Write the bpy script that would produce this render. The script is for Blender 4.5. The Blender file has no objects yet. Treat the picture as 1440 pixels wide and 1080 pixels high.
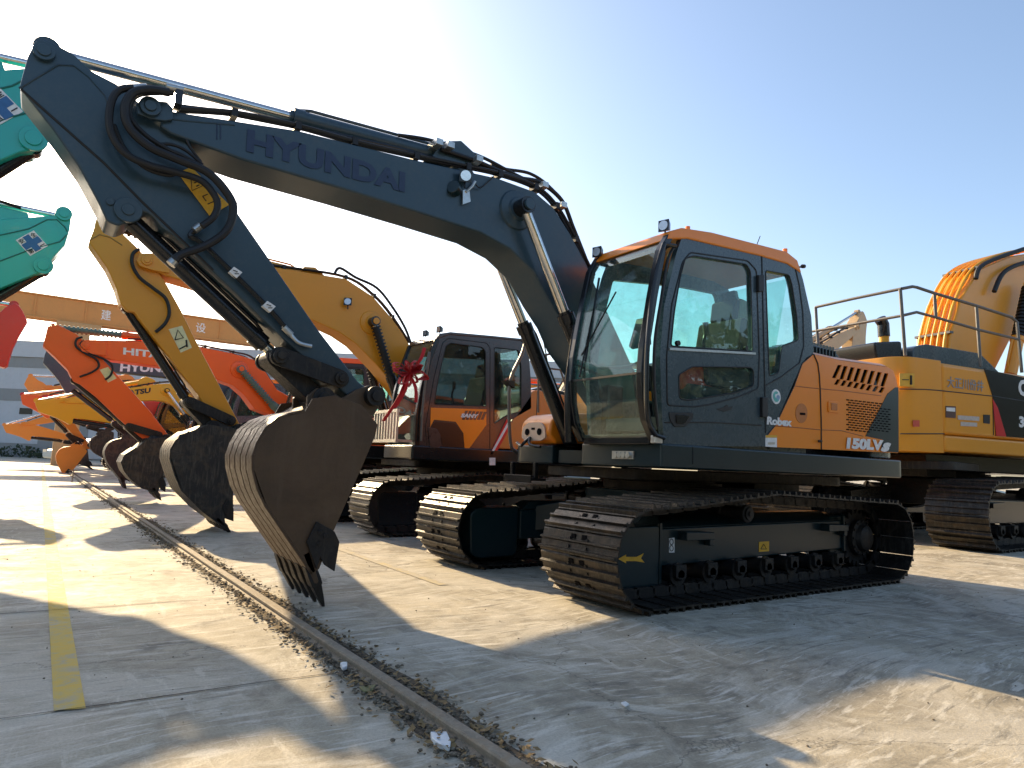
import bpy, bmesh, math, random
from mathutils import Vector, Matrix
from mathutils.geometry import tessellate_polygon
random.seed(7)
PI = math.pi
scene = bpy.context.scene
COL = scene.collection

# ------------------------------------------------------------------ camera
CAM_F, YAW, PITCH, ROLL, CAM_H = 955.0, .6012, .117, .0403, .95
def cam_axes():
    cy, sy, cp, sp = math.cos(YAW), math.sin(YAW), math.cos(PITCH), math.sin(PITCH)
    F = Vector((sy*cp, cy*cp, sp)); R = Vector((cy, -sy, 0)); U = R.cross(F)
    cr, sr = math.cos(ROLL), math.sin(ROLL)
    return R*cr + U*sr, U*cr - R*sr, F
CR, CU, CF = cam_axes()
def ray(u, v):
    return CF + CR*((u-720)/CAM_F) - CU*((v-540)/CAM_F)
def atY(u, v, Y):
    d = ray(u, v); o = Vector((0, 0, CAM_H)); return o + d*(Y/d.y)
def atZ(u, v, Z=0.0):
    d = ray(u, v); o = Vector((0, 0, CAM_H)); return o + d*((Z-CAM_H)/d.z)
cam = bpy.data.cameras.new('camera'); camo = bpy.data.objects.new('camera', cam); COL.objects.link(camo)
cam.sensor_fit = 'HORIZONTAL'; cam.sensor_width = 36; cam.lens = CAM_F*36/1440
cam.clip_end = 2000; cam.clip_start = .05
M3 = Matrix((CR, CU, -CF)).transposed()
camo.matrix_world = Matrix.Translation((0, 0, CAM_H)) @ M3.to_4x4()
scene.camera = camo

# ------------------------------------------------------------------ materials
MATS = {}
def srgb(r, g, b):
    f = lambda c: (c/255/12.92) if c/255 <= .04045 else ((c/255+.055)/1.055)**2.4
    return (f(r), f(g), f(b))
class NT:
    def __init__(s, m):
        s.t = m.node_tree; s.n = s.t.nodes; s.l = s.t.links
    def add(s, k, **kw):
        n = s.n.new(k)
        for a, b in kw.items():
            if a.startswith('i_'):
                key = a[2:].replace('_', ' ')
                n.inputs[key].default_value = b
            else: setattr(n, a, b)
        return n
    def link(s, a, b): s.l.new(a, b)
def base_mat(name):
    m = bpy.data.materials.new(name); m.use_nodes = True
    return m, NT(m), m.node_tree.nodes['Principled BSDF']
def noise(nt, scale, detail=4, rough=.6, vec=None, dist=0):
    n = nt.add('ShaderNodeTexNoise'); n.inputs['Scale'].default_value = scale
    n.inputs['Detail'].default_value = detail; n.inputs['Roughness'].default_value = rough
    n.inputs['Distortion'].default_value = dist
    if vec: nt.link(vec, n.inputs['Vector'])
    return n
def ramp(nt, src, stops):
    r = nt.add('ShaderNodeValToRGB'); e = r.color_ramp.elements
    while len(e) < len(stops): e.new(.5)
    for k, (p, c) in enumerate(stops):
        e[k].position = p; e[k].color = (c[0], c[1], c[2], 1) if hasattr(c, '__len__') else (c, c, c, 1)
    nt.link(src, r.inputs[0]); return r
def mixc(nt, fac, a, b, mode='MIX'):
    m = nt.add('ShaderNodeMix', data_type='RGBA', blend_type=mode)
    if hasattr(fac, 'links'): nt.link(fac, m.inputs[0])
    else: m.inputs[0].default_value = fac
    for k, v in ((6, a), (7, b)):
        if hasattr(v, 'links'): nt.link(v, m.inputs[k])
        else: m.inputs[k].default_value = (*v, 1)
    return m.outputs[2]
def paint(name, col, rough=.38, metal=0, dirt=.35, dirtcol=(.20, .17, .13), coat=.0, scale=3.0, bump=.02, spec=.5):
    if name in MATS: return MATS[name]
    m, nt, b = base_mat(name)
    tc = nt.add('ShaderNodeTexCoord')
    n1 = noise(nt, scale, 8, .68, tc.outputs['Object'], .4)
    n2 = noise(nt, scale*9, 6, .7, tc.outputs['Object'])
    mul = nt.add('ShaderNodeMath', operation='MULTIPLY'); nt.link(n1.outputs[0], mul.inputs[0]); nt.link(n2.outputs[0], mul.inputs[1])
    r = ramp(nt, mul.outputs[0], [(.22, 0), (.48, dirt)])
    c2 = mixc(nt, r.outputs[0], col, dirtcol)
    nt.link(c2, b.inputs['Base Color'])
    rr = nt.add('ShaderNodeMapRange'); rr.inputs['To Min'].default_value = max(.05, rough-.08); rr.inputs['To Max'].default_value = min(1, rough+.22)
    nt.link(mul.outputs[0], rr.inputs[0]); nt.link(rr.outputs[0], b.inputs['Roughness'])
    b.inputs['Metallic'].default_value = metal
    b.inputs['Specular IOR Level'].default_value = spec
    b.inputs['Coat Weight'].default_value = coat; b.inputs['Coat Roughness'].default_value = .12
    if bump:
        bp = nt.add('ShaderNodeBump'); bp.inputs['Strength'].default_value = bump*2.2; bp.inputs['Distance'].default_value = .01
        n3 = noise(nt, 2.2, 2, .5, tc.outputs['Object']); ad = nt.add('ShaderNodeMath', operation='MULTIPLY_ADD')
        nt.link(n3.outputs[0], ad.inputs[0]); ad.inputs[1].default_value = 5; nt.link(n2.outputs[0], ad.inputs[2])
        nt.link(ad.outputs[0], bp.inputs['Height']); nt.link(bp.outputs[0], b.inputs['Normal'])
    MATS[name] = m; return m
def plain(name, col, rough=.5, metal=0, spec=.5):
    if name in MATS: return MATS[name]
    m, nt, b = base_mat(name)
    tc = nt.add('ShaderNodeTexCoord'); n = noise(nt, 25, 4, .6, tc.outputs['Object'])
    r = ramp(nt, n.outputs[0], [(.3, tuple(c*.86 for c in col)), (.7, tuple(min(1, c*1.1) for c in col))])
    nt.link(r.outputs[0], b.inputs['Base Color'])
    b.inputs['Roughness'].default_value = rough; b.inputs['Metallic'].default_value = metal; b.inputs['Specular IOR Level'].default_value = spec
    MATS[name] = m; return m
def glassmat(name, tint, refl=1.0, rough=.02, base=.04):
    if name in MATS: return MATS[name]
    m = bpy.data.materials.new(name); m.use_nodes = True; nt = NT(m)
    nt.n.remove(nt.n['Principled BSDF']); out = nt.n['Material Output']
    tr = nt.add('ShaderNodeBsdfTransparent'); tr.inputs[0].default_value = (*tint, 1)
    gl = nt.add('ShaderNodeBsdfGlossy'); gl.inputs['Roughness'].default_value = rough; gl.inputs[0].default_value = (refl, refl, refl, 1)
    l0 = nt.add('ShaderNodeLayerWeight'); l0.inputs[0].default_value = .5
    l1 = nt.add('ShaderNodeMath', operation='POWER'); nt.link(l0.outputs['Facing'], l1.inputs[0]); l1.inputs[1].default_value = 4.0
    lw = nt.add('ShaderNodeMath', operation='MULTIPLY_ADD'); nt.link(l1.outputs[0], lw.inputs[0]); lw.inputs[1].default_value = .75; lw.inputs[2].default_value = .035
    df = nt.add('ShaderNodeBsdfDiffuse'); df.inputs[0].default_value = (.5, .52, .48, 1)
    tc = nt.add('ShaderNodeTexCoord'); n = noise(nt, 3, 8, .7, tc.outputs['Object'])
    r = ramp(nt, n.outputs[0], [(.45, base*.4), (.75, base*2.2)])
    m1 = nt.add('ShaderNodeMixShader'); nt.link(r.outputs[0], m1.inputs[0]); nt.link(tr.outputs[0], m1.inputs[1]); nt.link(df.outputs[0], m1.inputs[2])
    m2 = nt.add('ShaderNodeMixShader'); nt.link(lw.outputs[0], m2.inputs[0]); nt.link(m1.outputs[0], m2.inputs[1]); nt.link(gl.outputs[0], m2.inputs[2])
    nt.link(m2.outputs[0], out.inputs[0]); MATS[name] = m; return m
def wornsteel(name, col=(.06, .052, .045), hi=(.22, .18, .14), rough=.42, metal=.6, scale=4):
    if name in MATS: return MATS[name]
    m, nt, b = base_mat(name)
    tc = nt.add('ShaderNodeTexCoord')
    n = noise(nt, scale, 10, .72, tc.outputs['Object'], .6); n2 = noise(nt, scale*12, 4, .7, tc.outputs['Object'])
    r = ramp(nt, n.outputs[0], [(.38, col), (.56, tuple(c*1.35 for c in col)), (.78, hi)])
    nt.link(r.outputs[0], b.inputs['Base Color'])
    mp = nt.add('ShaderNodeMapping'); mp.inputs['Scale'].default_value = (scale*3, scale*3, scale*.35); mp.inputs['Rotation'].default_value = (0, .5, 0); nt.link(tc.outputs['Object'], mp.inputs[0])
    n4 = noise(nt, 1.6, 7, .7, mp.outputs[0], .5); r4 = ramp(nt, n4.outputs[0], [(.50, 0), (.66, .75)])
    n5 = noise(nt, scale*.8, 5, .65, tc.outputs['Object'], 1.0); r5 = ramp(nt, n5.outputs[0], [(.50, 0), (.62, .55)])
    cw = mixc(nt, r4.outputs[0], r.outputs[0], tuple(c*.85 for c in hi)); cw = mixc(nt, r5.outputs[0], cw, (hi[0]*.70, hi[1]*.58, hi[2]*.46)); nt.link(cw, b.inputs['Base Color'])
    r2 = ramp(nt, n2.outputs[0], [(.3, rough-.1), (.7, rough+.2)]); nt.link(r2.outputs[0], b.inputs['Roughness'])
    b.inputs['Metallic'].default_value = metal
    bp = nt.add('ShaderNodeBump'); bp.inputs['Strength'].default_value = .35; bp.inputs['Distance'].default_value = .006
    nt.link(n2.outputs[0], bp.inputs['Height']); nt.link(bp.outputs[0], b.inputs['Normal'])
    MATS[name] = m; return m

DGREY = paint('boom_dark_blue_paint', (.026, .058, .082), .36, dirt=.32, dirtcol=(.105, .115, .11), coat=.12)
DCAB = paint('cab_slate_paint', (.046, .072, .086), .28, dirt=.08, dirtcol=(.13, .14, .135), coat=.25)
DTEAL = paint('frame_dark_teal_paint', (.006, .022, .027), .34, dirt=.14, dirtcol=(.06, .06, .05), coat=.15, spec=.4)
ORANGE = paint('orange_paint', (.93, .26, .010), .36, dirt=.10, dirtcol=(.5, .2, .05), coat=.2)
ORED = paint('red_orange_paint', (.92, .115, .008), .4, dirt=.12, dirtcol=(.45, .14, .05), coat=.1)
YEL = paint('ochre_yellow_paint', (.76, .30, .014), .4, dirt=.10, dirtcol=(.4, .2, .06), coat=.1)
YELB = paint('bright_yellow_paint', (.90, .40, .008), .4, dirt=.12, dirtcol=(.4, .2, .06), coat=.1)
CATY = paint('amber_yellow_paint', (.80, .325, .020), .36, dirt=.12, dirtcol=(.42, .2, .06), coat=.2)
TEALP = paint('teal_paint', (.004, .40, .34), .36, dirt=.15, dirtcol=(.1, .25, .2), coat=.5)
TANP = paint('tan_orange_paint', (.88, .30, .04), .42, dirt=.12)
BEIGE = paint('beige_tan_paint', (.50, .36, .20), .45, dirt=.35)
REDP = paint('red_paint', (.60, .025, .015), .35, dirt=.15)
MAROON = paint('dark_maroon_paint', (.040, .030, .032), .3, dirt=.2, coat=.4)
BLACK = plain('black_rubber', (.010, .010, .011), .55)
BLACKG = plain('gloss_black_paint', (.012, .013, .015), .22)
HOLE = plain('hole_black', (.003, .003, .004), .9, spec=.1)
DARKS = wornsteel('dark_steel', (.013, .012, .012), (.06, .05, .038), .5, .3)
TRACKM = wornsteel('track_shoe_steel', (.022, .020, .018), (.105, .092, .078), .36, .6, 6)
BUCKM = wornsteel('bucket_brown_steel', (.072, .042, .022), (.115, .074, .042), .42, .1, 2.2)
BUCKD = wornsteel('bucket_black_steel', (.020, .019, .018), (.13, .11, .085), .5, .2, 7)
CHROME = plain('chrome_rod', (.72, .70, .66), .16, 1.0)
STEEL = plain('zinc_fitting', (.55, .55, .52), .35, .9)
WHITE = plain('white_decal', (.80, .80, .78), .45)
LAMP = plain('lamp_lens', (.65, .66, .66), .12, .6)
NAVY = plain('navy_decal', (.018, .034, .080), .4)
YDEC = plain('yellow_decal', (.78, .42, .03), .45)
CREAM = plain('cream_decal', (.80, .72, .38), .5)
BDEC = plain('black_decal', (.012, .012, .012), .5)
BLUED = plain('blue_decal', (.03, .13, .32), .45)
TEALD = plain('teal_decal', (.12, .46, .42), .45)
SEATM = plain('seat_fabric', (.035, .035, .04), .9)
SEATP = plain('seat_cover', (.42, .40, .30), .6)
PINK = plain('red_bag', (.85, .07, .05), .6)
REDF = plain('red_cloth', (.50, .012, .018), .75)
GLASS = glassmat('green_tinted_glass', (.80, .97, .93), 1.0, .015, .07)
GLASSD = glassmat('dark_tinted_glass', (.42, .46, .47), 1.0, .01, .03)
GLASSM = glassmat('medium_tinted_glass', (.72, .90, .86), 1.0, .01, .05)
RAILM = wornsteel('rail_rust', (.20, .165, .12), (.40, .34, .25), .72, .05, 9)
TUBEM = plain('grey_handrail', (.14, .13, .12), .4, .4)

# ------------------------------------------------------------------ mesh helpers
def smooth_pts(pts, n=8):
    P = [Vector(p) for p in pts]; out = []
    if len(P) < 3: return P
    for i in range(len(P)-1):
        p0 = P[max(i-1, 0)]; p1 = P[i]; p2 = P[i+1]; p3 = P[min(i+2, len(P)-1)]
        for k in range(n):
            t = k/n
            out.append(.5*((2*p1)+(p2-p0)*t+(2*p0-5*p1+4*p2-p3)*t*t+(3*p1-p0-3*p2+p3)*t**3))
    out.append(P[-1]); return out
def round_poly(pts, r, n=4):
    out = []; N = len(pts)
    for i in range(N):
        p = Vector(pts[i][:2]); a = Vector(pts[i-1][:2])-p; b = Vector(pts[(i+1) % N][:2])-p
        rr = pts[i][2] if len(pts[i]) > 2 else r
        la, lb = a.length, b.length
        d = min(rr, la*.45, lb*.45)
        if d < 1e-4: out.append((p.x, p.y)); continue
        s = p+a/la*d; e = p+b/lb*d
        for k in range(n+1):
            t = k/n; q = s*(1-t)**2+p*2*t*(1-t)+e*t*t; out.append((q.x, q.y))
    return out
TRM = [None]
class MB:
    def __init__(s): s.bm = bmesh.new()
    def poly_extrude(s, poly, f, holes=()):
        """f(p,k) -> 3D point for side k (0/1)"""
        bm = s.bm; loops = [list(poly)]+[list(h) for h in holes]
        V = [[], []]; 
        for k in (0, 1):
            for lp in loops: V[k].append([bm.verts.new(f(p, k)) for p in lp])
        if not holes:
            try:
                bm.faces.new(V[0][0]); bm.faces.new(list(reversed(V[1][0])))
            except ValueError: pass
        else:
            tris = tessellate_polygon([[Vector((p[0], p[1], 0)) for p in lp] for lp in loops])
            for k in (0, 1):
                flat = [v for lp in V[k] for v in lp]
                for t in tris:
                    try: bm.faces.new([flat[i] for i in (t if k == 0 else reversed(t))])
                    except ValueError: pass
        for li, lp in enumerate(loops):
            n = len(lp)
            for i in range(n):
                j = (i+1) % n
                try: bm.faces.new([V[0][li][i], V[1][li][i], V[1][li][j], V[0][li][j]])
                except ValueError: pass
        return s
    def prism(s, poly, y0, y1, holes=()):      # polygon in x,z extruded along y
        return s.poly_extrude(poly, lambda p, k: (p[0], (y0, y1)[k], p[1]), holes)
    def prismz(s, poly, z0, z1, holes=()):
        return s.poly_extrude(poly, lambda p, k: (p[0], p[1], (z0, z1)[k]), holes)
    def prismx(s, poly, x0, x1, holes=()):     # polygon in y,z
        return s.poly_extrude(poly, lambda p, k: ((x0, x1)[k], p[0], p[1]), holes)
    def box(s, x0, x1, y0, y1, z0, z1):
        return s.prism([(x0, z0), (x1, z0), (x1, z1), (x0, z1)], y0, y1)
    def hull8(s, a, b):                        # two quads of 3D points
        v = [s.bm.verts.new(p) for p in a+b]
        for f in ((3, 2, 1, 0), (4, 5, 6, 7), (0, 1, 5, 4), (1, 2, 6, 5), (2, 3, 7, 6), (3, 0, 4, 7)):
            s.bm.faces.new([v[i] for i in f])
        return s
    def tube(s, pts, r, seg=8, cap=True, r1=None):
        P = [Vector(p) for p in pts]; n = len(P); rings = []
        up = None
        for i, p in enumerate(P):
            t = (P[min(i+1, n-1)]-P[max(i-1, 0)])
            if t.length < 1e-9: t = Vector((0, 0, 1))
            t.normalize()
            if up is None:
                up = t.orthogonal().normalized()
            else:
                up = (up-t*up.dot(t))
                if up.length < 1e-6: up = t.orthogonal()
                up.normalize()
            b = t.cross(up); rr = r if r1 is None else r+(r1-r)*i/(n-1)
            rings.append([s.bm.verts.new(p+(up*math.cos(2*PI*k/seg)+b*math.sin(2*PI*k/seg))*rr) for k in range(seg)])
        for i in range(n-1):
            for k in range(seg):
                j = (k+1) % seg
                s.bm.faces.new([rings[i][k], rings[i][j], rings[i+1][j], rings[i+1][k]])
        if cap:
            s.bm.faces.new(list(reversed(rings[0]))); s.bm.faces.new(rings[-1])
        return s
    def cyl(s, p0, p1, r, seg=20, r1=None): return s.tube([p0, p1], r, seg, True, r1)
    def lathe(s, c, prof, seg=28):             # axis along y; prof list of (r, y)
        rings = []
        for r, y in prof:
            rings.append([s.bm.verts.new((c[0]+r*math.cos(2*PI*k/seg), c[1]+y, c[2]+r*math.sin(2*PI*k/seg))) for k in range(seg)])
        for i in range(len(rings)-1):
            for k in range(seg):
                j = (k+1) % seg
                s.bm.faces.new([rings[i][k], rings[i+1][k], rings[i+1][j], rings[i][j]])
        if prof[0][0] > 1e-4: s.bm.faces.new(rings[0])
        if prof[-1][0] > 1e-4: s.bm.faces.new(list(reversed(rings[-1])))
        return s
    def done(s, name, mat, parent=None, bevel=0, M=None, smooth=True, seg=2):
        bm = s.bm
        if M is None: M = TRM[0]
        if M is not None: bmesh.ops.transform(bm, matrix=M, verts=bm.verts)
        bmesh.ops.remove_doubles(bm, verts=bm.verts, dist=1e-5)
        bmesh.ops.recalc_face_normals(bm, faces=bm.faces)
        me = bpy.data.meshes.new(name); bm.to_mesh(me); bm.free()
        me.materials.append(mat)
        if smooth:
            me.shade_smooth(); me.set_sharp_from_angle(angle=math.radians(32))
        o = bpy.data.objects.new(name, me); COL.objects.link(o)
        if parent is not None: o.parent = parent
        if bevel > 0:
            b = o.modifiers.new('bevel', 'BEVEL'); b.width = bevel; b.segments = seg; b.limit_method = 'ANGLE'
            b.angle_limit = math.radians(40); b.harden_normals = True
        return o
def tag(o, label=None, cat=None, group=None, kind=None):
    if label: o['label'] = label
    if cat: o['category'] = cat
    if group: o['group'] = group
    if kind: o['kind'] = kind
    return o
def empty(name, loc=(0, 0, 0), rz=0, s=1):
    o = bpy.data.objects.new(name, None); COL.objects.link(o); o.location = loc; o.rotation_euler = (0, 0, rz); o.scale = (s, s, s)
    o.empty_display_size = .2
    return o
DG = None
CJK = None
def font(cjk):
    global CJK
    if not cjk: return None
    return None
def text_pts(txt, bold=.02, shear=0, space=1.0):
    cu = bpy.data.curves.new('t', 'FONT'); cu.body = txt; cu.size = 1; cu.extrude = 0; cu.offset = bold; cu.shear = shear; cu.space_character = space
    cu.resolution_u = 3
    o = bpy.data.objects.new('t', cu); COL.objects.link(o)
    dg = bpy.context.evaluated_depsgraph_get(); me = bpy.data.meshes.new_from_object(o.evaluated_get(dg))
    vs = [v.co.copy() for v in me.vertices]; fs = [list(p.vertices) for p in me.polygons]
    bpy.data.objects.remove(o); bpy.data.curves.remove(cu); bpy.data.meshes.remove(me)
    return vs, fs
def text_fit(name, txt, mat, parent, bl, br, tl, bold=.02, shear=0, thick=.003, space=1.0, M=None):
    """text mapped on the parallelogram bl, br, tl (3D local points); faces toward (tl-bl)x(br-bl)"""
    vs, fs = text_pts(txt, bold, shear, space)
    if not vs: return None
    x0 = min(v.x for v in vs); x1 = max(v.x for v in vs); y0 = min(v.y for v in vs); y1 = max(v.y for v in vs)
    bl, br, tl = Vector(bl), Vector(br), Vector(tl); ex = br-bl; ey = tl-bl; nrm = ex.cross(ey).normalized()
    bm = bmesh.new()
    V = [bm.verts.new(bl+ex*((v.x-x0)/(x1-x0))+ey*((v.y-y0)/(y1-y0))+nrm*thick) for v in vs]
    for f in fs:
        try: bm.faces.new([V[i] for i in f])
        except ValueError: pass
    r = bmesh.ops.extrude_face_region(bm, geom=bm.faces[:])
    bmesh.ops.translate(bm, verts=[g for g in r['geom'] if isinstance(g, bmesh.types.BMVert)], vec=-nrm*thick*.9)
    mb = MB(); mb.bm.free(); mb.bm = bm
    return mb.done(name, mat, parent, smooth=False)

class Mach:
    """local frame of a machine: x toward its counterweight, near side -y when unrotated"""
    def __init__(m, name, X, Y, rz=0, s=1):
        m.root = empty(name, (X, Y, 0), rz, s); m.s = s
        m.Mi = (Matrix.Translation((X, Y, 0)) @ Matrix.Rotation(rz, 4, 'Z') @ Matrix.Scale(s, 4)).inverted()
    def L(m, u, v, y):
        o = m.Mi @ Vector((0, 0, CAM_H)); p = m.Mi @ (Vector((0, 0, CAM_H))+ray(u, v)); d = p-o
        t = (y-o.y)/d.y; q = o+d*t; return (q.x, q.z)
    def P(m, pts, y): return [m.L(u, v, y) for u, v in pts]
    def P3(m, pts, y): return [(q[0], y, q[1]) for q in m.P(pts, y)]

# ------------------------------------------------------------------ excavator pieces
def undercarriage(m, mf, detail=1, near=1.3, sw=.62, xf=-1.56, xr=1.66, rf=.32, rr=.33,
                  top=((-1.18, .70), (-.18, .79), (.84, .75)), travel_cover=BLACKG, hubmat=DARKS, sides=(-1, 1)):
    R = m.root
    for sg in sides:
        yo = sg*near; yi = sg*(near-sw); yc = (yo+yi)/2
        zc = .04
        path = []
        for k in range(13):
            a = -PI/2-PI*k/12; path.append((xf+rf*math.cos(a), zc+rf+rf*math.sin(a)))
        path += [(x, z) for x, z in top]
        for k in range(13):
            a = PI/2-PI*k/12; path.append((xr+rr*math.cos(a), zc+rr+.02*(1 if k < 6 else 0)+rr*math.sin(a)))
        path.append(path[0])
        path3 = [Vector((x, 0, z)) for x, z in path]
        seglen = [(path3[i+1]-path3[i]).length for i in range(len(path3)-1)]; T = sum(seglen)
        n = round(T/.163); pitch = T/n
        def at(s):
            s %= T
            for i, l in enumerate(seglen):
                if s <= l: return path3[i].lerp(path3[i+1], s/l)
                s -= l
            return path3[-1]
        sh = MB(); ch = MB(); rnd = random.Random(3)
        y0, y1 = min(yo, yi), max(yo, yi)
        for k in range(n):
            s = (k+.5)*pitch; c = at(s); t = (at(s+pitch*.5)-at(s-pitch*.5)).normalized(); nn = Vector((-t.z, 0, t.x))
            # make normal point outward
            ctr = Vector(((xf+xr)/2 if xf < c.x < xr else (xf if c.x <= xf else xr), 0, zc+rf))
            if nn.dot(c-ctr) < 0: nn = -nn
            h = pitch*.49
            prof = [(-h*.98, 0), (-h*.98, .010), (-h*.86, .014), (-h*.78, .040), (-h*.60, .040), (-h*.52, .014),
                    (h*.02, .012), (h*.10, .034), (h*.26, .034), (h*.34, .012),
                    (h*.92, .010), (h*1.02, .004), (h*1.02, -.006), (h*.9, 0)]
            j = rnd.uniform(-.004, .004)
            sh.poly_extrude(prof, lambda p, q: tuple(Vector((c.x, (y0+j, y1+j)[q], c.z))+t*p[0]+nn*p[1]))
            for dy in (-.095, .065):
                lp = [(-h*1.12, -.002), (-h*1.12, -.062), (-h*.3, -.078), (h*1.12, -.078), (h*1.12, -.03), (h*.6, -.002)]
                ch.poly_extrude(lp, lambda p, q: tuple(Vector((c.x, yc+dy+(0, .03)[q], c.z))+t*p[0]+nn*p[1]))
            if detail:
                for dy in (-.13, .13):     # bolt heads on the plate
                    for dx in (-.3, .38):
                        q0 = c+t*(h*dx)+nn*.012; q0.y = yc+dy*.7; ch.cyl(q0, q0+nn*.010, .011, 6)
        tr = sh.done('track', TRACKM, R, smooth=False)
        if detail:
            sl_ = MB()
            for k in range(n):
                s_ = (k+.5)*pitch; c = at(s_); t = (at(s_+pitch*.5)-at(s_-pitch*.5)).normalized(); nn = Vector((-t.z, 0, t.x))
                ctr = Vector(((xf+xr)/2 if xf < c.x < xr else (xf if c.x <= xf else xr), 0, zc+rf))
                if nn.dot(c-ctr) < 0: nn = -nn
                for dy in (-.075, .035):
                    q0 = [tuple(Vector((c.x, yc+dy+a_, c.z))+t*(b_*pitch)+nn*.0165) for a_, b_ in ((0, .20), (.045, .20), (.045, .40), (0, .40))]
                    q1 = [tuple(Vector(p_)-nn*.004) for p_ in q0]; sl_.hull8(q1, q0)
            sl_.done('shoe_slot', HOLE, tr, smooth=False)
        ch.done('track_chain', DARKS, tr, smooth=False)
        # side frame
        fo = sg*(near-sw/2+.03); fi = sg*(near-sw/2-.25)
        fr = MB(); a, b = min(fo, fi), max(fo, fi)
        fr.prism([(xf+.44, .24), (xf+.44, .515), (xr-.25, .545), (xr-.25, .28)], a, b)
        # sloping top plates
        yin = sg*(near-sw/2-.10)
        fr.hull8([(xf+.46, fo, .517), (xr-.27, fo, .547), (xr-.27, fi, .547), (xf+.46, fi, .517)],
                 [(xf+.55, yin, .60), (xr-.4, yin, .62), (xr-.4, fi, .62), (xf+.55, fi, .60)])
        frame = fr.done('crawler_frame', mf, R, bevel=.012)
        # front yoke cover
        yk = MB(); yk.prism(round_poly([(xf-.09, .12), (xf-.11, .48), (xf-.04, .535), (xf+.43, .54), (xf+.43, .11), (xf+.38, .08), (xf+.0, .075)], .03), a-.015 if sg < 0 else a+.02, b-.02 if sg < 0 else b+.015)
        yk.done('idler_cover', mf, frame, bevel=.015)
        rim = MB(); rim.box(xf+.425, xf+.45, min(fo, fo+sg*.02), max(fo, fo+sg*.02), .12, .56)
        rim.box(xr-.27, xr-.245, min(fo, fo+sg*.025), max(fo, fo+sg*.025), .26, .585)
        rim.done('frame_rib', mf, frame, bevel=.004)
        for x0, x1, z in ((xf+.64, xf+.96, .43), (xr-.62, xr-.30, .455)):
            st = MB(); st.prism([(x0, z), (x1, z), (x1, z+.055), (x0, z+.065)], min(fo, fo+sg*.09), max(fo, fo+sg*.09))
            st.box(x1-.02, x1+.03, min(fo, fo+sg*.06), max(fo, fo+sg*.06), z-.05, z)
            st.done('step_bracket', mf, frame, bevel=.006)
        # idler, sprocket
        w = MB(); w.lathe((xf, yc, zc+rf), [(.0, -.04), (.10, -.04), (.24, -.035), (.255, -.035), (.255, .035), (.24, .035), (.10, .04), (0, .04)])
        w.done('idler_wheel', DARKS, frame)
        sp = MB(); tooth = []
        for k in range(21):
            for rr_, da in ((.225, -.42), (.272, -.14), (.272, .14), (.225, .42)):
                an = 2*PI*(k+da)/21; tooth.append((xr+rr_*math.cos(an), zc+rr+.01+rr_*math.sin(an)))
        sp.prism(tooth, yc-.03, yc+.03)
        spk = sp.done('sprocket', DARKS, frame, smooth=False)
        hb = MB(); hb.lathe((xr, yc+sg*.03, zc+rr+.01), [(0, sg*.12), (.08, sg*.12), (.115, sg*.10), (.13, sg*.06), (.17, sg*.05), (.17, 0), (0, 0)] if sg > 0 else
                            [(0, sg*.12), (.08, sg*.12), (.115, sg*.10), (.13, sg*.06), (.17, sg*.05), (.17, 0), (0, 0)])
        for k in range(12):
            an = 2*PI*k/12; x = xr+.155*math.cos(an); z = zc+rr+.01+.155*math.sin(an)
            hb.cyl((x, yc+sg*.07, z), (x, yc+sg*.095, z), .012, 6)
        hb.done('travel_motor', hubmat, frame)
        gb = MB(); gb.prism([(xr-.42, .24), (xr-.42, .58), (xr-.1, .60), (xr+.02, .50), (xr+.02, .24), (xr-.1, .16)], min(yc, yi), max(yc, yi)); gb.done('motor_housing', mf, frame, bevel=.02)
        rl = MB()
        for k in range(7):
            x = xf+.56+k*(xr-xf-1.04)/6
            o = MB(); o.lathe((x, yc, .19), [(0, -.14), (.035, -.14), (.045, -.13), (.05, -.11), (.085, -.11), (.085, -.09), (.068, -.085), (.068, .085), (.085, .09), (.085, .11), (.05, .11), (.045, .13), (.035, .14), (0, .14)], 16)
            o.box(x-.055, x+.055, yc-.14, yc-.115, .17, .26); o.box(x-.055, x+.055, yc+.115, yc+.14, .17, .26)
            o.done('track_roller', DARKS, frame)
            if k < 6 and detail:
                g = x+.5*(xr-xf-.98)/6; rl.prism([(g-.06, .27), (g-.03, .17), (g+.03, .17), (g+.06, .27)], yc-.16, yc+.16)
        rl.bm.free()
        cr = MB(); x = (xf+xr)/2-.23; z = .79-.04-.07-.055
        cr.lathe((x, yc, z), [(0, -.15), (.05, -.15), (.05, -.135), (.07, -.13), (.07, -.1), (.055, -.095), (.055, .095), (.07, .1), (.07, .13), (0, .13)], 20)
        cr.cyl((x, yc+sg*.16, z), (x, yc+sg*.13, z), .022, 6)
        cr.prism([(x-.08, .55), (x+.08, .55), (x+.03, z+.03), (x-.03, z+.03)], min(yc-sg*.12, yi+sg*.02), max(yc-sg*.12, yi+sg*.02))
        cr.done('carrier_roller', DARKS, frame)
        m.frames = getattr(m, 'frames', {}); m.frames[sg] = frame; m.fo = near-sw/2+.03
    c = MB()
    c.prismz(round_poly([(-.62, -.45), (-.62, .45), (.62, .45), (.62, -.45)], .1), .42, .76)
    for sx in (-1, 1):
        for sy in (-1, 1):
            c.hull8([(sx*.35, sy*.35, .40), (sx*.62, sy*.35, .40), (sx*1.0, sy*(near-sw/2-.17), .30), (sx*.62, sy*(near-sw/2-.17), .30)],
                    [(sx*.35, sy*.35, .66), (sx*.62, sy*.35, .66), (sx*1.0, sy*(near-sw/2-.17), .54), (sx*.62, sy*(near-sw/2-.17), .54)])
    c.done('chassis', mf, R, bevel=.01)
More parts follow.
